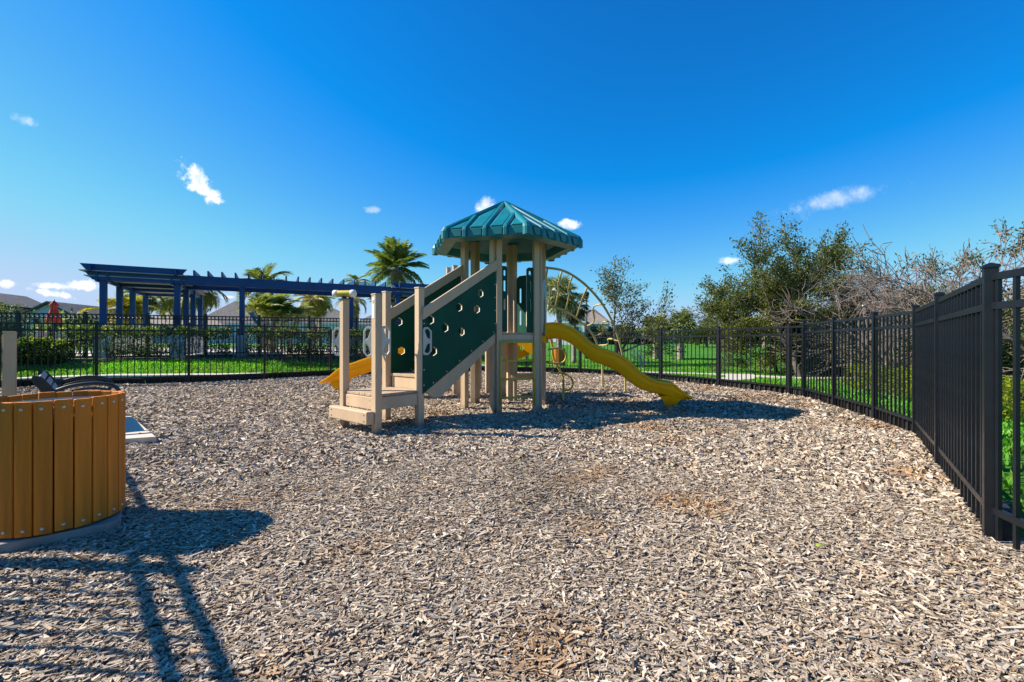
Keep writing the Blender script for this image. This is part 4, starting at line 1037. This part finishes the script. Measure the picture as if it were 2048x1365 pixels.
# mulch bed below the hedges
def bed():
    pl = [hp(-90, 14.0), hp(100, 14.75), hp(250, 15.9), hp(400, 16.9), hp(560, 18.0), hp(760, 20.1)]; b = MB(); fine = []
    for i in range(len(pl) - 1):
        for k in range(10): fine.append(Vector(pl[i]).lerp(Vector(pl[i + 1]), k / 10))
    vs = []; n = len(fine)
    for i, p in enumerate(fine):
        t = (fine[min(i + 1, n - 1)] - fine[max(i - 1, 0)]).normalized(); nn = Vector((-t.y, t.x))
        for k in range(6):
            q = p + nn * (-.85 + .34 * k + .08 * math.sin(i * 1.7)); vs.append((q.x, q.y, tz(q.x, q.y) + (.02 if 0 < k < 5 else -.04)))
    b.add(vs, [(i * 6 + k, i * 6 + k + 1, (i + 1) * 6 + k + 1, (i + 1) * 6 + k)[::-1] for i in range(n - 1) for k in range(5)])
    tag(b.build('planting_bed', M_bed), 'dark mulch bed beneath the clipped hedges', 'planting bed', kind='structure')
bed()
# pool deck behind the hedge
def pool_deck():
    b = MB(); pl = [hp(-100, 16.2), hp(200, 17.6), hp(500, 19.6), hp(760, 22)]; vs = []
    for p in pl:
        p = Vector(p); nn = Vector((-.35, .94))
        for k in range(9): q = p + nn * (k * 2.2); vs.append((q.x, q.y, tz(q.x, q.y) + .05))
    b.add(vs, [(i * 9 + k, i * 9 + k + 1, (i + 1) * 9 + k + 1, (i + 1) * 9 + k)[::-1] for i in range(3) for k in range(8)])
    tag(b.build('pool_deck', M_conc), 'pale concrete pool deck beyond the hedge', 'paving', kind='structure')
pool_deck()

# broadleaf trees and bare trees
class Tree:
    def __init__(s, seed): s.b = MB(); s.r = random.Random(seed); s.tips = []; s.dirs = []
    def grow(s, p, d, L, r, depth, P):
        segs = 3; pts = [p]; rad = [r]; dd = d.copy()
        for k in range(segs):
            dd = (dd + Vector([s.r.gauss(0, P['wig']) for _ in range(3)]) + Vector((0, 0, P['up'])) * .1 + Vector(P.get('wind', (0, 0, 0)))).normalized()
            p = p + dd * (L / segs); pts.append(p); rad.append(r * (1 - .38 * (k + 1) / segs))
        s.b.tube(pts, rad, 6 if depth > 3 else (4 if depth > 1 else 3), caps=False)
        if depth <= P.get('leafdepth', 1):
            for q in range(1, 4): s.tips.append(pts[q]); s.dirs.append(dd)
        if depth == 0: return
        n = s.r.randint(*P['kids'])
        for k in range(n):
            t = s.r.uniform(.35, 1.0) if k else 1.0; base = pts[min(3, int(t * 3))]; ax = dd.orthogonal().normalized()
            ax = Matrix.Rotation(s.r.uniform(0, 2 * math.pi), 3, dd) @ ax; ang = R(s.r.uniform(*P['ang'])) * (.55 if k == 0 else 1)
            nd = Matrix.Rotation(ang, 3, ax) @ dd
            s.grow(base, nd, L * s.r.uniform(*P['len']), max(rad[min(3, int(t * 3))] * s.r.uniform(.55, .75), .006), depth - 1, P)
def fit(tree, base, top, width=None):
    vs = np.array(tree.b.v); lo = np.array(base); h = vs[:, 2].max() - base[2]; k = (top - base[2]) / h
    kx = k if width is None else width / (np.percentile(vs[:, 0], 97) - np.percentile(vs[:, 0], 3))
    sc3 = np.array([kx, kx, k]); f = lambda a: (np.asarray(a) - lo) * sc3 + lo
    tree.b.v = [tuple(q) for q in f(vs)]; tree.tips = f([tuple(t) for t in tree.tips]); tree.dirs = np.array([tuple(t) for t in tree.dirs])
def tree(label, base, top, width, seed, P, per, leaf, base_col, alt, spread=.18, bark=None, trunk_h=1.0, r0=.07, name='tree', cat='tree', group=None, stems=1, only=None):
    base = Vector((base[0], base[1], tz(base[0], base[1]) - .05)); root = empty(name, base, label, cat, group)
    T_ = Tree(seed)
    for k in range(stems):
        b2 = base + Vector((random.uniform(-.12, .12), random.uniform(-.12, .12), 0)) * (stems > 1)
        d0 = Vector((T_.r.gauss(0, .12 if stems == 1 else .3), T_.r.gauss(0, .12 if stems == 1 else .3), 1)).normalized()
        T_.grow(b2, d0, trunk_h, r0, P['depth'], P)
    fit(T_, base, top, width)
    T_.b.build('trunk', bark or M_barkg, root, smooth=True)
    if per:
        g = np.random.default_rng(seed)
        if only is not None: kq = only(T_.tips); T_.tips, T_.dirs = T_.tips[kq], T_.dirs[kq]
        tips = np.repeat(T_.tips, per, 0); dirs = np.repeat(T_.dirs, per, 0)
        tips = tips + g.normal(0, spread, tips.shape) * np.array([1, 1, .7]); tips = tips[:, :3]
        leaves_obj('crown', tips, dirs, leaf, leaf_cols(len(tips), base_col, .45, alt, .25, g), root, .5)
    return root
OAK = dict(wig=.16, up=.35, kids=(3, 4), ang=(22, 58), len=(.62, .86), depth=5, leafdepth=1)
SPARSE = dict(wig=.18, up=.3, kids=(2, 4), ang=(20, 55), len=(.62, .86), depth=5, leafdepth=1)
BARE = dict(wig=.22, up=.25, kids=(2, 4), ang=(18, 60), len=(.62, .9), depth=6, leafdepth=0)
OL, OLA = (.042, .062, .016), (.12, .13, .045)
tree('big dark live oak rising above the fence corner', hp(1600, 15.6), 5.9, 3.9, 3, OAK, 16, .09, OL, OLA, .10, bark=M_bark, r0=.06, trunk_h=1.3, group='oaks on the right lawn')
tree('rounded olive-green oak left of the big oak, low crown behind the fence', hp(1553, 18.2), 3.9, 2.9, 12, OAK, 18, .09, (.06, .075, .018), (.15, .16, .05), .12, bark=M_bark, r0=.05, trunk_h=1.1, group='oaks on the right lawn')
tree('dark oak with low crown leaning right of the big oak', hp(1665, 17.5), 4.6, 2.6, 23, OAK, 14, .085, OL, (.10, .11, .04), .11, bark=M_bark, r0=.05, trunk_h=1.2, group='oaks on the right lawn')
tree('open-crowned young oak with see-through branches beyond the arch climber', hp(1238, 25.0), 5.75, 3.5, 5, SPARSE, 4, .13, (.05, .06, .02), (.12, .12, .05), .16, bark=M_bark, r0=.07, trunk_h=1.4)
tree('leafless crepe myrtle with several pale stems on the lawn', hp(1284, 22.5), 1.55, 1.1, 8, dict(BARE, depth=3), 0, .1, OL, OLA, r0=.03, trunk_h=.6, stems=4, bark=M_stone)
tree('small scrawny tree on the skyline beyond the lawn', hp(1413, 46), 3.9, 3.0, 9, SPARSE, 4, .22, (.045, .065, .02), OLA, .3, r0=.1, trunk_h=1.5)
tree('tree branch crown poking in at the far left edge', hp(-55, 24), 3.9, 2.9, 14, SPARSE, 8, .14, (.03, .055, .018), (.10, .12, .05), .25, r0=.1, trunk_h=1.3)
# bare trees and brush behind the right-hand fence
GB = 'leafless trees behind the right fence'
tree('leafless grey tree just right of the big oak', hp(1715, 14.5), 4.3, 2.6, 31, BARE, 0, .1, OL, OLA, r0=.06, trunk_h=1.1, group=GB)
tree('spreading grey tree, its crest still holding clumps of leaves', hp(1905, 11.5), 4.3, 3.4, 33, dict(BARE, wind=(-.02, 0, 0), leafdepth=1), 3, .08, (.05, .065, .025), (.14, .10, .07), .05, only=lambda t: (t[:, 2] > 2.75) & (t[:, 0] < 12.1) & (np.abs(t[:, 2] - 3.7 + .35 * np.abs(t[:, 0] - 11.2)) < .42), r0=.07, trunk_h=1.0, group=GB)
tree('tall leafless tree cut by the right edge of the view', hp(2060, 9.0), 3.95, 3.0, 37, BARE, 0, .07, (.06, .06, .035), (.13, .10, .07), .16, r0=.06, trunk_h=1.0, group=GB)
tree('leafless tree standing between the half-leafless grey tree and the tall near post', hp(1975, 10.6), 4.05, 2.8, 41, BARE, 0, .08, OL, OLA, r0=.05, trunk_h=.9, group=GB)
tree('thin leafless sapling between the oak and the half-leafless grey tree', hp(1790, 12.5), 3.9, 2.8, 39, dict(BARE, wind=(-.05, 0, .01)), 0, .08, OL, OLA, r0=.045, trunk_h=.9, group=GB)
BRUSH = dict(wig=.28, up=.12, kids=(3, 4), ang=(25, 70), len=(.6, .88), depth=4, leafdepth=1)
k = 0
for (px, d, top, w, col, alt, lab) in [
        (1650, 18.5, 2.6, 2.4, (.035, .05, .02), (.09, .09, .05), 'dark brush at the fence corner below the oaks'),
        (1705, 17.0, 2.9, 2.8, (.07, .07, .035), (.17, .14, .09), 'brown-green brush behind the middle fence panels'),
        (1770, 16.0, 3.0, 3.0, (.10, .085, .05), (.22, .18, .12), 'tan twiggy brush behind the yellow-green hedge'),
        (1838, 14.5, 2.8, 3.0, (.10, .09, .045), (.20, .17, .10), 'tan brush where the near fence run begins'),
        (1905, 12.6, 2.65, 2.8, (.07, .075, .03), (.17, .15, .09), 'brush seen through the near fence pickets'),
        (1990, 11.0, 2.6, 2.6, (.08, .085, .04), (.20, .18, .11), 'brush behind the tall near fence post'),
        (2075, 9.6, 2.55, 2.6, (.06, .085, .03), (.18, .18, .09), 'brush at the right edge of the view')]:
    tree(lab, hp(px, d), top, w, 50 + k, BRUSH, 6, .09, col, alt, .22, r0=.03, trunk_h=.8, name='brush', cat='shrub', stems=5); k += 1
hedge('low yellow-green clipped hedge beyond the right fence', [hp(1722, 11.8), hp(1765, 10.9), hp(1835, 9.8), hp(1960, 8.0), hp(2080, 6.6)], .75, .0, .62, 15000, (.16, .20, .012), (.07, .11, .015), .055, .1, stems=False)

# palms
def frond_mesh(L, droop, nl, ll, base_col, seed, alt=(.2, .2, .05)):
    g = np.random.default_rng(seed); pts = []; p = np.array([0., 0., 0.]); a = .25; n = 14
    for k in range(n + 1):
        pts.append(p.copy()); a -= droop / n; p = p + np.array([math.cos(a), 0, math.sin(a)]) * L / n
    pts = np.array(pts); V, Tq, C = [], [], []; o = 0
    b = MB(); b.tube([tuple(q) for q in pts], [.022 * (1 - .85 * k / n) * L / 2 for k in range(n + 1)], 4)
    for k in range(nl):
        t = .14 + .86 * (k + .5) / nl; i = min(int(t * n), n - 1); c = pts[i] + (pts[i + 1] - pts[i]) * (t * n - i); tg = pts[i + 1] - pts[i]; tg /= np.linalg.norm(tg)
        up = np.array([-tg[2], 0, tg[0]]); le = ll * (.55 + .9 * math.sin(math.pi * min(1, t * .92 + .08))) * g.uniform(.85, 1.1)
        for s in (-1, 1):
            dr = tg * .62 + np.array([0, s * .75, 0]) + up * g.uniform(.05, .32); dr /= np.linalg.norm(dr); m_ = c + dr * le * .5; e_ = c + dr * le * .95 - np.array([0, 0, le * .28])
            w = le * .055 * (tg + up * .4)
            V += [c - w * .6, c + w * .6, m_ + w, e_, m_ - w]; Tq += [(o, o + 1, o + 2), (o, o + 2, o + 4), (o + 4, o + 2, o + 3)]
            cc = np.array(base_col) * g.uniform(.65, 1.35) if g.uniform() > .16 else np.array(alt) * g.uniform(.7, 1.2)
            C += [cc] * 5; o += 5
    nb_ = len(b.v); V2 = np.array(b.v); C2 = np.tile(np.array([[.16, .17, .05]]), (nb_, 1)); tri2 = []
    for f in b.f:
        for q in range(1, len(f) - 1): tri2.append((f[0] + o, f[q] + o, f[q + 1] + o))
    return np_mesh('frond', np.concatenate([np.array(V), V2]), tris=np.array(Tq + tri2), cols=np.clip(np.concatenate([np.array(C), C2]), 0, 1), material=M_frond)
def fan_mesh(L, seed, base_col, alt):
    g = np.random.default_rng(seed); V, Tq, C = [], [], []; o = 0; pet = L * .55; n = 24
    b = MB().tube([(0, 0, 0), (pet * .5, 0, pet * .04), (pet, 0, 0)], [.018, .014, .012], 4)
    for k in range(n):
        a = R(-118 + 236 * k / (n - 1)); r = L * .62 * (.75 + .25 * math.cos(a * .7)) * g.uniform(.9, 1.08); da = R(236 / n * .52)
        fold = .035 * L * (1 if k % 2 else -1)
        p0 = np.array([pet, 0, 0]); d = np.array([math.cos(a), math.sin(a), 0]); s = np.array([-d[1], d[0], 0])
        m_ = p0 + d * r * .55 + np.array([0, 0, fold * .3 - .05 * r]); w = s * r * .55 * math.tan(da); e_ = p0 + d * r + np.array([0, 0, -r * g.uniform(.22, .5)])
        V += [p0, m_ - w + np.array([0, 0, fold]), m_ + w, e_]; Tq += [(o, o + 1, o + 2), (o + 1, o + 3, o + 2)]
        cc = np.array(base_col) * g.uniform(.65, 1.4) if g.uniform() > .15 else np.array(alt); C += [cc] * 4; o += 4
    nb_ = len(b.v); tri2 = []
    for f in b.f:
        for q in range(1, len(f) - 1): tri2.append((f[0] + o, f[q] + o, f[q + 1] + o))
    return np_mesh('frond', np.concatenate([np.array(V), np.array(b.v)]), tris=np.array(Tq + tri2), cols=np.clip(np.concatenate([np.array(C), np.tile(np.array([[.14, .15, .04]]), (nb_, 1))]), 0, 1), material=M_frond)
def palm(label, px, d, ytop, ybase_crown, L, n, col, alt, kind='feather', r=.16, elev=(80, -35), droop=1.5, seed=1, wind=0.0, lean=0.0, nl=34, boot=True, name='palm_tree', z0=None, group=None, mid=None):
    x, y = hp(px, d); g0 = tz(x, y) - .05; root = empty(name, (x, y, g0), label, 'palm', group); rr = random.Random(seed)
    zc = EYE + (HZ - ybase_crown) / F * d; h = zc - g0
    pts = []; rad = []
    K = 18
    for k in range(K + 1):
        t = k / K; pts.append((x + lean * t * t, y, g0 + h * t)); rad.append(r * (1.25 - .35 * t + .05 * ((k % 2) * 2 - 1)))
    MB().tube(pts, rad, 12).build('trunk', M_palmb, root, smooth=True)
    MB().tube([(x + lean, y, zc - r * 2.2), (x + lean, y, zc - r * .6), (x + lean, y, zc + r * 1.4)], [r * 1.0, r * 1.55, r * .5], 10).build('crown_shaft', M_palmb, root, smooth=True)
    ms = [(frond_mesh(L, droop * f, nl, L * .26, col, seed * 7 + i, alt) if kind == 'feather' else fan_mesh(L, seed * 7 + i, col, alt)) for i, f in enumerate((.75, 1.0, 1.25))]
    for k in range(n):
        t = (k + .5) / n; az = k * 2.39996 + rr.uniform(-.2, .2); el = elev[0] + (elev[1] - elev[0]) * t ** .8 + rr.uniform(-7, 7)
        rot = Matrix.Rotation(az, 3, 'Z') @ Matrix.Rotation(-R(el), 3, 'Y') @ Matrix.Rotation(rr.uniform(-.5, .5), 3, 'X')
        if wind: rot = Matrix.Rotation(wind, 3, 'Y') @ rot
        s = rr.uniform(.85, 1.1)
        inst('frond', ms[min(2, int(t * 3))], root, (lean, 0, zc - g0 + r * .2), rot=rot, scale=(s, s, s))
    return root
G1, A1 = (.07, .105, .025), (.26, .22, .05)
palm('tall date palm with full round crown above the pergola', 791, 27, 475, 541, 2.0, 36, (.07, .115, .03), (.24, .24, .06), seed=1, r=.22, elev=(84, -32), droop=.75, nl=44)
palm('windblown feather palm rising above the middle of the pergola', 528, 33, 525, 578, 2.4, 17, (.045, .08, .03), A1, seed=2, r=.17, elev=(80, -10), droop=1.9, wind=-.25)
palm('feather palm with drooping fronds right of the second pergola column', 405, 31, 570, 582, 1.75, 22, G1, A1, seed=3, r=.24, elev=(55, -50), droop=1.8)
palm('feather palm with drooping fronds inside the raised pergola roof', 288, 31, 570, 590, 1.8, 20, (.05, .085, .03), A1, seed=4, r=.24, elev=(50, -50), droop=1.9)
palm('feather palm half hidden by the second pergola column', 352, 34, 580, 597, 1.9, 22, (.12, .14, .03), (.30, .25, .06), seed=5, r=.2, elev=(55, -40), droop=1.6)
palm('small feather palm peeking over the pergola rafters', 713, 40, 558, 566, 1.6, 20, (.05, .09, .035), A1, seed=6, r=.18, elev=(60, -60), droop=2.0)
palm('olive feather palm left of the yellow telescope, left of its pair', 625, 36, 585, 603, 1.7, 26, (.13, .14, .025), (.30, .25, .05), seed=7, r=.2, elev=(60, -50), droop=1.9)
palm('feather palm beside the yellow telescope, right of its pair', 640, 38, 585, 603, 1.5, 24, (.09, .11, .03), A1, seed=8, r=.15, elev=(60, -55), droop=1.9)
palm('feather palm behind the yellow telescope column', 706, 34, 585, 603, 1.4, 20, (.13, .13, .04), (.32, .28, .10), seed=9, r=.15, elev=(50, -60), droop=2.0)
# clumping palms
def clump(label, px, d, ytop, n, L, col, alt, seed):
    x, y = hp(px, d); g0 = tz(x, y) - .05; root = empty('clumping_palm', (x, y, g0), label, 'palm'); rr = random.Random(seed)
    ms = [frond_mesh(L, dr, 26, L * .3, col, seed * 5 + i, alt) for i, dr in enumerate((1.0, 1.5, 2.0))]; zt = EYE + (HZ - ytop) / F * d
    for k in range(n):
        a = rr.uniform(0, 6.28); ln = rr.uniform(.1, .9); h = (zt - g0 - L * .55) * rr.uniform(.6, 1.0)
        ex, ey = math.cos(a) * ln, math.sin(a) * ln
        MB().tube([(x + ex * .25, y + ey * .25, g0), (x + ex * .5, y + ey * .5, g0 + h * .5), (x + ex, y + ey, g0 + h)], [.055, .045, .035], 6).build('stem', M_palmb, root, smooth=True)
        for j in range(7):
            rot = Matrix.Rotation(j * 2.4 + rr.uniform(-.4, .4), 3, 'Z') @ Matrix.Rotation(-R(rr.uniform(15, 80)), 3, 'Y'); s = rr.uniform(.75, 1.1)
            inst('frond', ms[j % 3], root, (ex, ey, h), rot=rot, scale=(s, s, s))
clump('dense bright clumping palms right of the third pergola column', 545, 25, 588, 13, 1.25, (.12, .16, .03), (.26, .26, .06), 3)
clump('pale clumping palm with slanting stems left of the telescope', 572, 26, 590, 6, 1.1, (.10, .13, .05), (.22, .22, .09), 5)
clump('yellow-green clumping palms inside the raised pergola roof', 250, 24, 594, 11, 1.1, (.20, .20, .02), (.34, .28, .04), 7)
# fan palms
palm('fan palm with a shaggy drooping crown right of the roof', 1118, 23, 548, 590, 1.1, 34, (.10, .13, .05), (.25, .22, .12), 'fan', seed=11, r=.14, elev=(75, -75))
palm('dark fan palm tucked behind the arch climber', 1148, 26, 575, 612, 1.0, 30, (.03, .045, .025), (.10, .09, .06), 'fan', seed=12, r=.12, elev=(60, -85))
GS = 'sabal palms on the far lawn'
palm('smaller of two short sabal palms on the lawn, beyond the slide', 1312, 29, 637, 655, .95, 30, (.085, .115, .035), (.22, .22, .09), 'fan', seed=13, r=.16, elev=(80, -45), group=GS)
palm('larger short sabal palm on the lawn right of its neighbour', 1361, 28, 635, 654, 1.05, 32, (.075, .11, .03), (.20, .20, .08), 'fan', seed=14, r=.18, elev=(80, -45), group=GS)
for i, (px, d, lab) in enumerate(((1475, 50, 'leftmost distant sabal palm at the lawn edge'), (1502, 46, 'middle distant sabal palm at the lawn edge'), (1530, 44, 'rightmost distant sabal palm at the lawn edge'), (1418, 58, 'tiny sabal palm below the scrawny skyline tree'))):
    palm(lab, px, d, 645, 657, 1.3, 24, (.07, .10, .03), (.18, .18, .07), 'fan', seed=20 + i, r=.2, elev=(80, -50), group=GS)
# background shrubs along the skyline
for i, (px, d, top, w, col, lab) in enumerate([(1210, 62, 3.0, 5, (.04, .065, .025), 'dark shrub mass beside the far white house'), (1265, 66, 2.7, 5, (.05, .06, .03), 'shrub clump between the two far houses right of the climber'), (1400, 70, 2.6, 6, (.07, .085, .04), 'pale green shrubs left on the far skyline'), (1455, 68, 3.2, 6, (.05, .075, .03), 'green shrubs in the middle of the far skyline'), (1510, 64, 3.2, 6, (.045, .07, .025), 'dark green shrubs at the far lawn end'), (1580, 56, 3.3, 6, (.05, .075, .025), 'green shrubs behind the oak trunks'), (1660, 40, 3.0, 5, (.035, .055, .02), 'dark shrubs behind the fence corner'),
                                              (150, 38, 2.9, 3.0, (.06, .09, .05), 'grey-green shrub in front of the left house gable')]):
    x, y = hp(px, d); tree(lab, (x, y), top, w, 70 + i, dict(BRUSH), 6, .42, col, tuple(c * 2 for c in col), .5, r0=.06, trunk_h=.8, name='background_shrub', cat='shrub', stems=5)

# ------------------------------------------------------------------ houses, umbrella, lamp post
def house(label, px, d, w, dep, wall_h, roof_h, rot, wall_m, roof_m, wins, gable=False, group=None, z0=None, hip=.32):
    x, y = hp(px, d); g0 = (tz(x, y) if z0 is None else z0) - .1; root = empty('house', (x, y, g0), label, 'house', group); c = Vector((x, y, g0)); rm = rotz(R(rot))
    def P(a, b, z): return c + rm @ Vector((a, b, z))
    MB().box(P(0, 0, wall_h / 2), (w, dep, wall_h), rm).build('wall', wall_m, root)
    o = .35; hw, hd_ = w / 2 + o, dep / 2 + o; b = MB(); rx = hw - (hd_ * .9 if not gable else .0)
    vs = [P(-hw, -hd_, wall_h), P(hw, -hd_, wall_h), P(hw, hd_, wall_h), P(-hw, hd_, wall_h), P(-rx, 0, wall_h + roof_h), P(rx, 0, wall_h + roof_h)]
    if gable:   # gable end faces the viewer
        vs = [P(-hw, -hd_, wall_h), P(hw, -hd_, wall_h), P(hw, hd_, wall_h), P(-hw, hd_, wall_h), P(0, -hd_, wall_h + roof_h), P(0, hd_, wall_h + roof_h)]
        t = .18; lo = [v - Vector((0, 0, t)) for v in vs]
        b.add(vs + lo, [(0, 4, 5, 3), (1, 2, 5, 4), (6, 9, 11, 10), (7, 10, 11, 8), (0, 6, 10, 4), (4, 10, 7, 1)])
        MB().prism([[(-w / 2, 0), (w / 2, 0), (0, roof_h * .93)]], P(0, -dep / 2 + .08, wall_h - .02), rm @ Vector((1, 0, 0)), (0, 0, 1), .15).build('gable', wall_m, root)
    else: b.add(vs, [(0, 1, 5, 4), (1, 2, 5), (2, 3, 4, 5), (3, 0, 4), (3, 2, 1, 0)])
    rf = b.build('roof', roof_m, root)
    MB().box(P(0, -hd_ + .02, wall_h - .12), (2 * hw, .06, .2), rm).build('fascia', M_trim, root)
    for (a, z, ww, hh) in wins:
        f = MB().box(P(a, -dep / 2 - .03, z), (ww + .2, .06, hh + .2), rm).build('window', M_trim, root)
        g_ = MB().box(P(a, -dep / 2 - .07, z), (ww, .03, hh), rm).build('pane', M_glass, None); g_.parent = f
        for vtx in g_.data.vertices: vtx.co -= wloc(root)
    return root
house('large two-storey house with dark hipped roof behind the red umbrella', 105, 47, 6.9, 8, 2.6, 1.75, 12, M_wall, M_shing, [(-2.4, 2.1, .8, 1.2), (-.8, 2.1, .8, 1.2), (2.3, 2.1, .9, 1.2)])
house('pale gabled house wing right of the red umbrella', 152, 43, 3.6, 6, 2.7, 1.25, 10, M_wall2, M_shing, [(-.9, 1.9, .6, 1.0), (.8, 1.9, .6, 1.0)], gable=True)
house('light blue-grey gabled house at the far left edge', -8, 40, 4.4, 6, 3.4, 1.3, 14, M_wall2, M_shing, [(1.2, 2.2, .6, 1.0), (0, 2.2, .6, 1.0)], gable=True)
house('dark-roofed house behind the first pergola column', 222, 52, 4.2, 6, 2.4, 1.7, 10, M_wall, M_shing, [(0, 1.5, .8, 1.0)])
house('wide low white building with grey roof between the pergola columns', 375, 60, 12, 8, 2.3, 1.6, 8, M_wall, M_shing2, [(-4 + 2 * k, 1.4, 1.0, 1.1) for k in range(5)])
house('low white house with dark peaked roof left of the third column', 475, 62, 7, 7, 2.6, 3.2, 8, M_wall, M_shing, [(-2, 1.4, 1.0, 1.1), (0, 1.4, 1.0, 1.1), (2, 1.4, 1.0, 1.1)])
house('long white house with low roof behind the clumping palms', 560, 64, 8, 7, 2.8, 1.5, 8, M_wall, M_shing, [(-2.5, 1.5, 1.2, 1.1), (0, 1.5, 1.2, 1.1), (2.5, 1.5, 1.2, 1.1)])
house('white house with a dark twin-hipped roof left of the telescope post', 606, 66, 6.2, 7, 2.8, 2.2, 6, M_wall, M_shing, [(-1.6, 1.5, 1.0, 1.1), (1.4, 1.5, 1.0, 1.1)])
house('white house with dark roof peak behind the telescope post', 668, 66, 6.4, 7, 2.8, 2.3, 6, M_wall, M_shing, [(-1.6, 1.5, 1.0, 1.1), (1.4, 1.5, 1.0, 1.1)])
house('white house with grey hipped roof behind the stair posts', 770, 70, 7, 7, 2.8, 2.4, 0, M_wall, M_shing, [(-1.6, 1.5, 1.0, 1.1), (1.4, 1.5, 1.0, 1.1)])
house('white gabled house beyond the arch climber', 1146, 62, 3.6, 6, 3.1, 1.6, -14, M_wall, M_shing2, [(-.8, 1.9, .6, 1.0), (.8, 1.9, .6, 1.0)], gable=True)
house('white house with grey side roof right of the gabled one', 1185, 64, 4.6, 6, 3.0, 2.0, -14, M_wall, M_shing2, [(-.8, 1.9, .7, 1.1), (.8, 1.9, .7, 1.1)])
house('low tan-roofed white house on the far lawn edge behind the sabal palms', 1320, 72, 10, 8, 1.7, 1.5, -10, M_wall, M_shing2, [(-3, 1.0, 1.4, 1.0), (0, 1.0, 1.4, 1.0), (3, 1.0, 1.4, 1.0)])
house('long low white building at the far end of the lawn', 1400, 76, 9, 8, 1.6, 1.0, -10, M_wall, M_shing, [(-3, 1.0, 1.6, 1.0), (0, 1.0, 1.6, 1.0), (3, 1.0, 1.6, 1.0)])

def umbrella(label, px, d, ytop, ybot, w):
    x, y = hp(px, d); g0 = tz(x, y); root = empty('patio_umbrella', (x, y, g0), label, 'umbrella', 'closed red patio umbrellas'); zt = EYE + (HZ - ytop) / F * d; zb = EYE + (HZ - ybot) / F * d
    MB().tube([(x, y, g0), (x, y, zt + .06)], .025, 8).build('pole', M_dmetal, root, smooth=True)
    b = MB(); n = 24; rows = [(zt, .03), (zt - .12, w * .22), (zt - (zt - zb) * .22, w * .34), (zt - (zt - zb) * .27, w * .2), (zt - (zt - zb) * .5, w * .28), (zt - (zt - zb) * .8, w * .44), (zb, w * .5), (zb + .02, w * .3)]
    vs = []
    for i, (z, r) in enumerate(rows):
        for j in range(n):
            a = 2 * math.pi * j / n; f = 1 + .28 * math.cos(8 * a + .4 * i) * min(1, i / 2); vs.append((x + r * f * math.cos(a), y + r * f * math.sin(a), z + .06 * (zt - zb) * math.sin(3 * a) * (i == len(rows) - 2)))
    b.add(vs, [(i * n + j, i * n + (j + 1) % n, (i + 1) * n + (j + 1) % n, (i + 1) * n + j)[::-1] for i in range(len(rows) - 1) for j in range(n)]); b.build('canopy', M_red, root, smooth=True)
    MB().lathe([(.0, .08), (.25, .08), (.28, 0)], (x, y, g0), 16).build('base', M_dmetal, root)
umbrella('large closed red patio umbrella beside the dark-roofed house', 108, 20.5, 602, 645, .46)
umbrella('small closed red umbrella near the second pergola column', 411, 34, 648, 672, .5)
umbrella('small closed red umbrella left of the telescope post', 631, 36, 652, 674, .5)
def lamp():
    x, y = hp(1173, 30); g0 = tz(x, y); root = empty('lamp_post', (x, y, g0), 'thin dark lamp post behind the arch climber', 'lamp post')
    MB().tube([(x, y, g0), (x, y, 4.1)], [.07, .05], 8).build('pole', M_dmetal, root, smooth=True)
    MB().lathe([(.0, .5), (.16, .42), (.2, .36), (.12, .0), (.05, -.05)], (x, y, 4.1), 12).build('lantern', M_dmetal, root)
lamp()
# pool chairs glimpsed behind the left fence
def pool_chair(px, d, rot, label):
    x, y = hp(px, d); g0 = tz(x, y) + .05; root = empty('pool_chair', (x, y, g0), label, 'chair', 'dark pool chairs behind the left hedge'); rm = rotz(R(rot)); c = Vector((x, y, g0))
    def P(a, b, z): return c + rm @ Vector((a, b, z))
    MB().box(P(0, 0, .42), (.55, .55, .05), rm).build('seat', M_dmetal, root); MB().beam(P(-.25, 0, .44), P(-.42, 0, 1.0), .52, .04, up=Vector((0, 1, 0)) if abs(rot) < 30 else Vector((1, 0, 0))).build('backrest', M_bench, root)
    for a in (-.24, .24):
        for b_ in (-.24, .24): MB().tube([P(a, b_, 0), P(a, b_, .42)], .018, 6).build('leg', M_dmetal, root)
    for b_ in (-.28, .28): MB().tube([P(-.3, b_, .66), P(.25, b_, .64), P(.27, b_, .42)], .018, 6).build('armrest', M_dmetal, root)
for px, d, rot, lab in ((14, 19, 20, 'dark pool chair at the far left edge behind the fence'), (62, 20, 200, 'dark pool chair left of the red umbrella'), (140, 21, 10, 'dark pool chair right of the red umbrella')): pool_chair(px, d, rot, lab)

def fallen_leaf():
    c = gpt(1640, 1105); c.z = .03; b = MB(); n = 8; vs = []
    for k in range(n + 1):
        t = k / n; w = .016 * math.sin(math.pi * t) ** .7; z = .01 * math.sin(math.pi * t)
        vs += [(c.x - .03 + .06 * t, c.y - w, c.z + z + .006), (c.x - .03 + .06 * t, c.y, c.z + z), (c.x - .03 + .06 * t, c.y + w, c.z + z + .006)]
    b.add(vs, [(i * 3 + j, i * 3 + j + 3, i * 3 + j + 4, i * 3 + j + 1) for i in range(n) for j in range(2)])
    tag(b.build('fallen_leaf', mat('leaf_yellow_green', (.30, .38, .03), .5), at=c), 'single yellow-green leaf lying on the wood chips at lower right', 'leaf')
fallen_leaf()
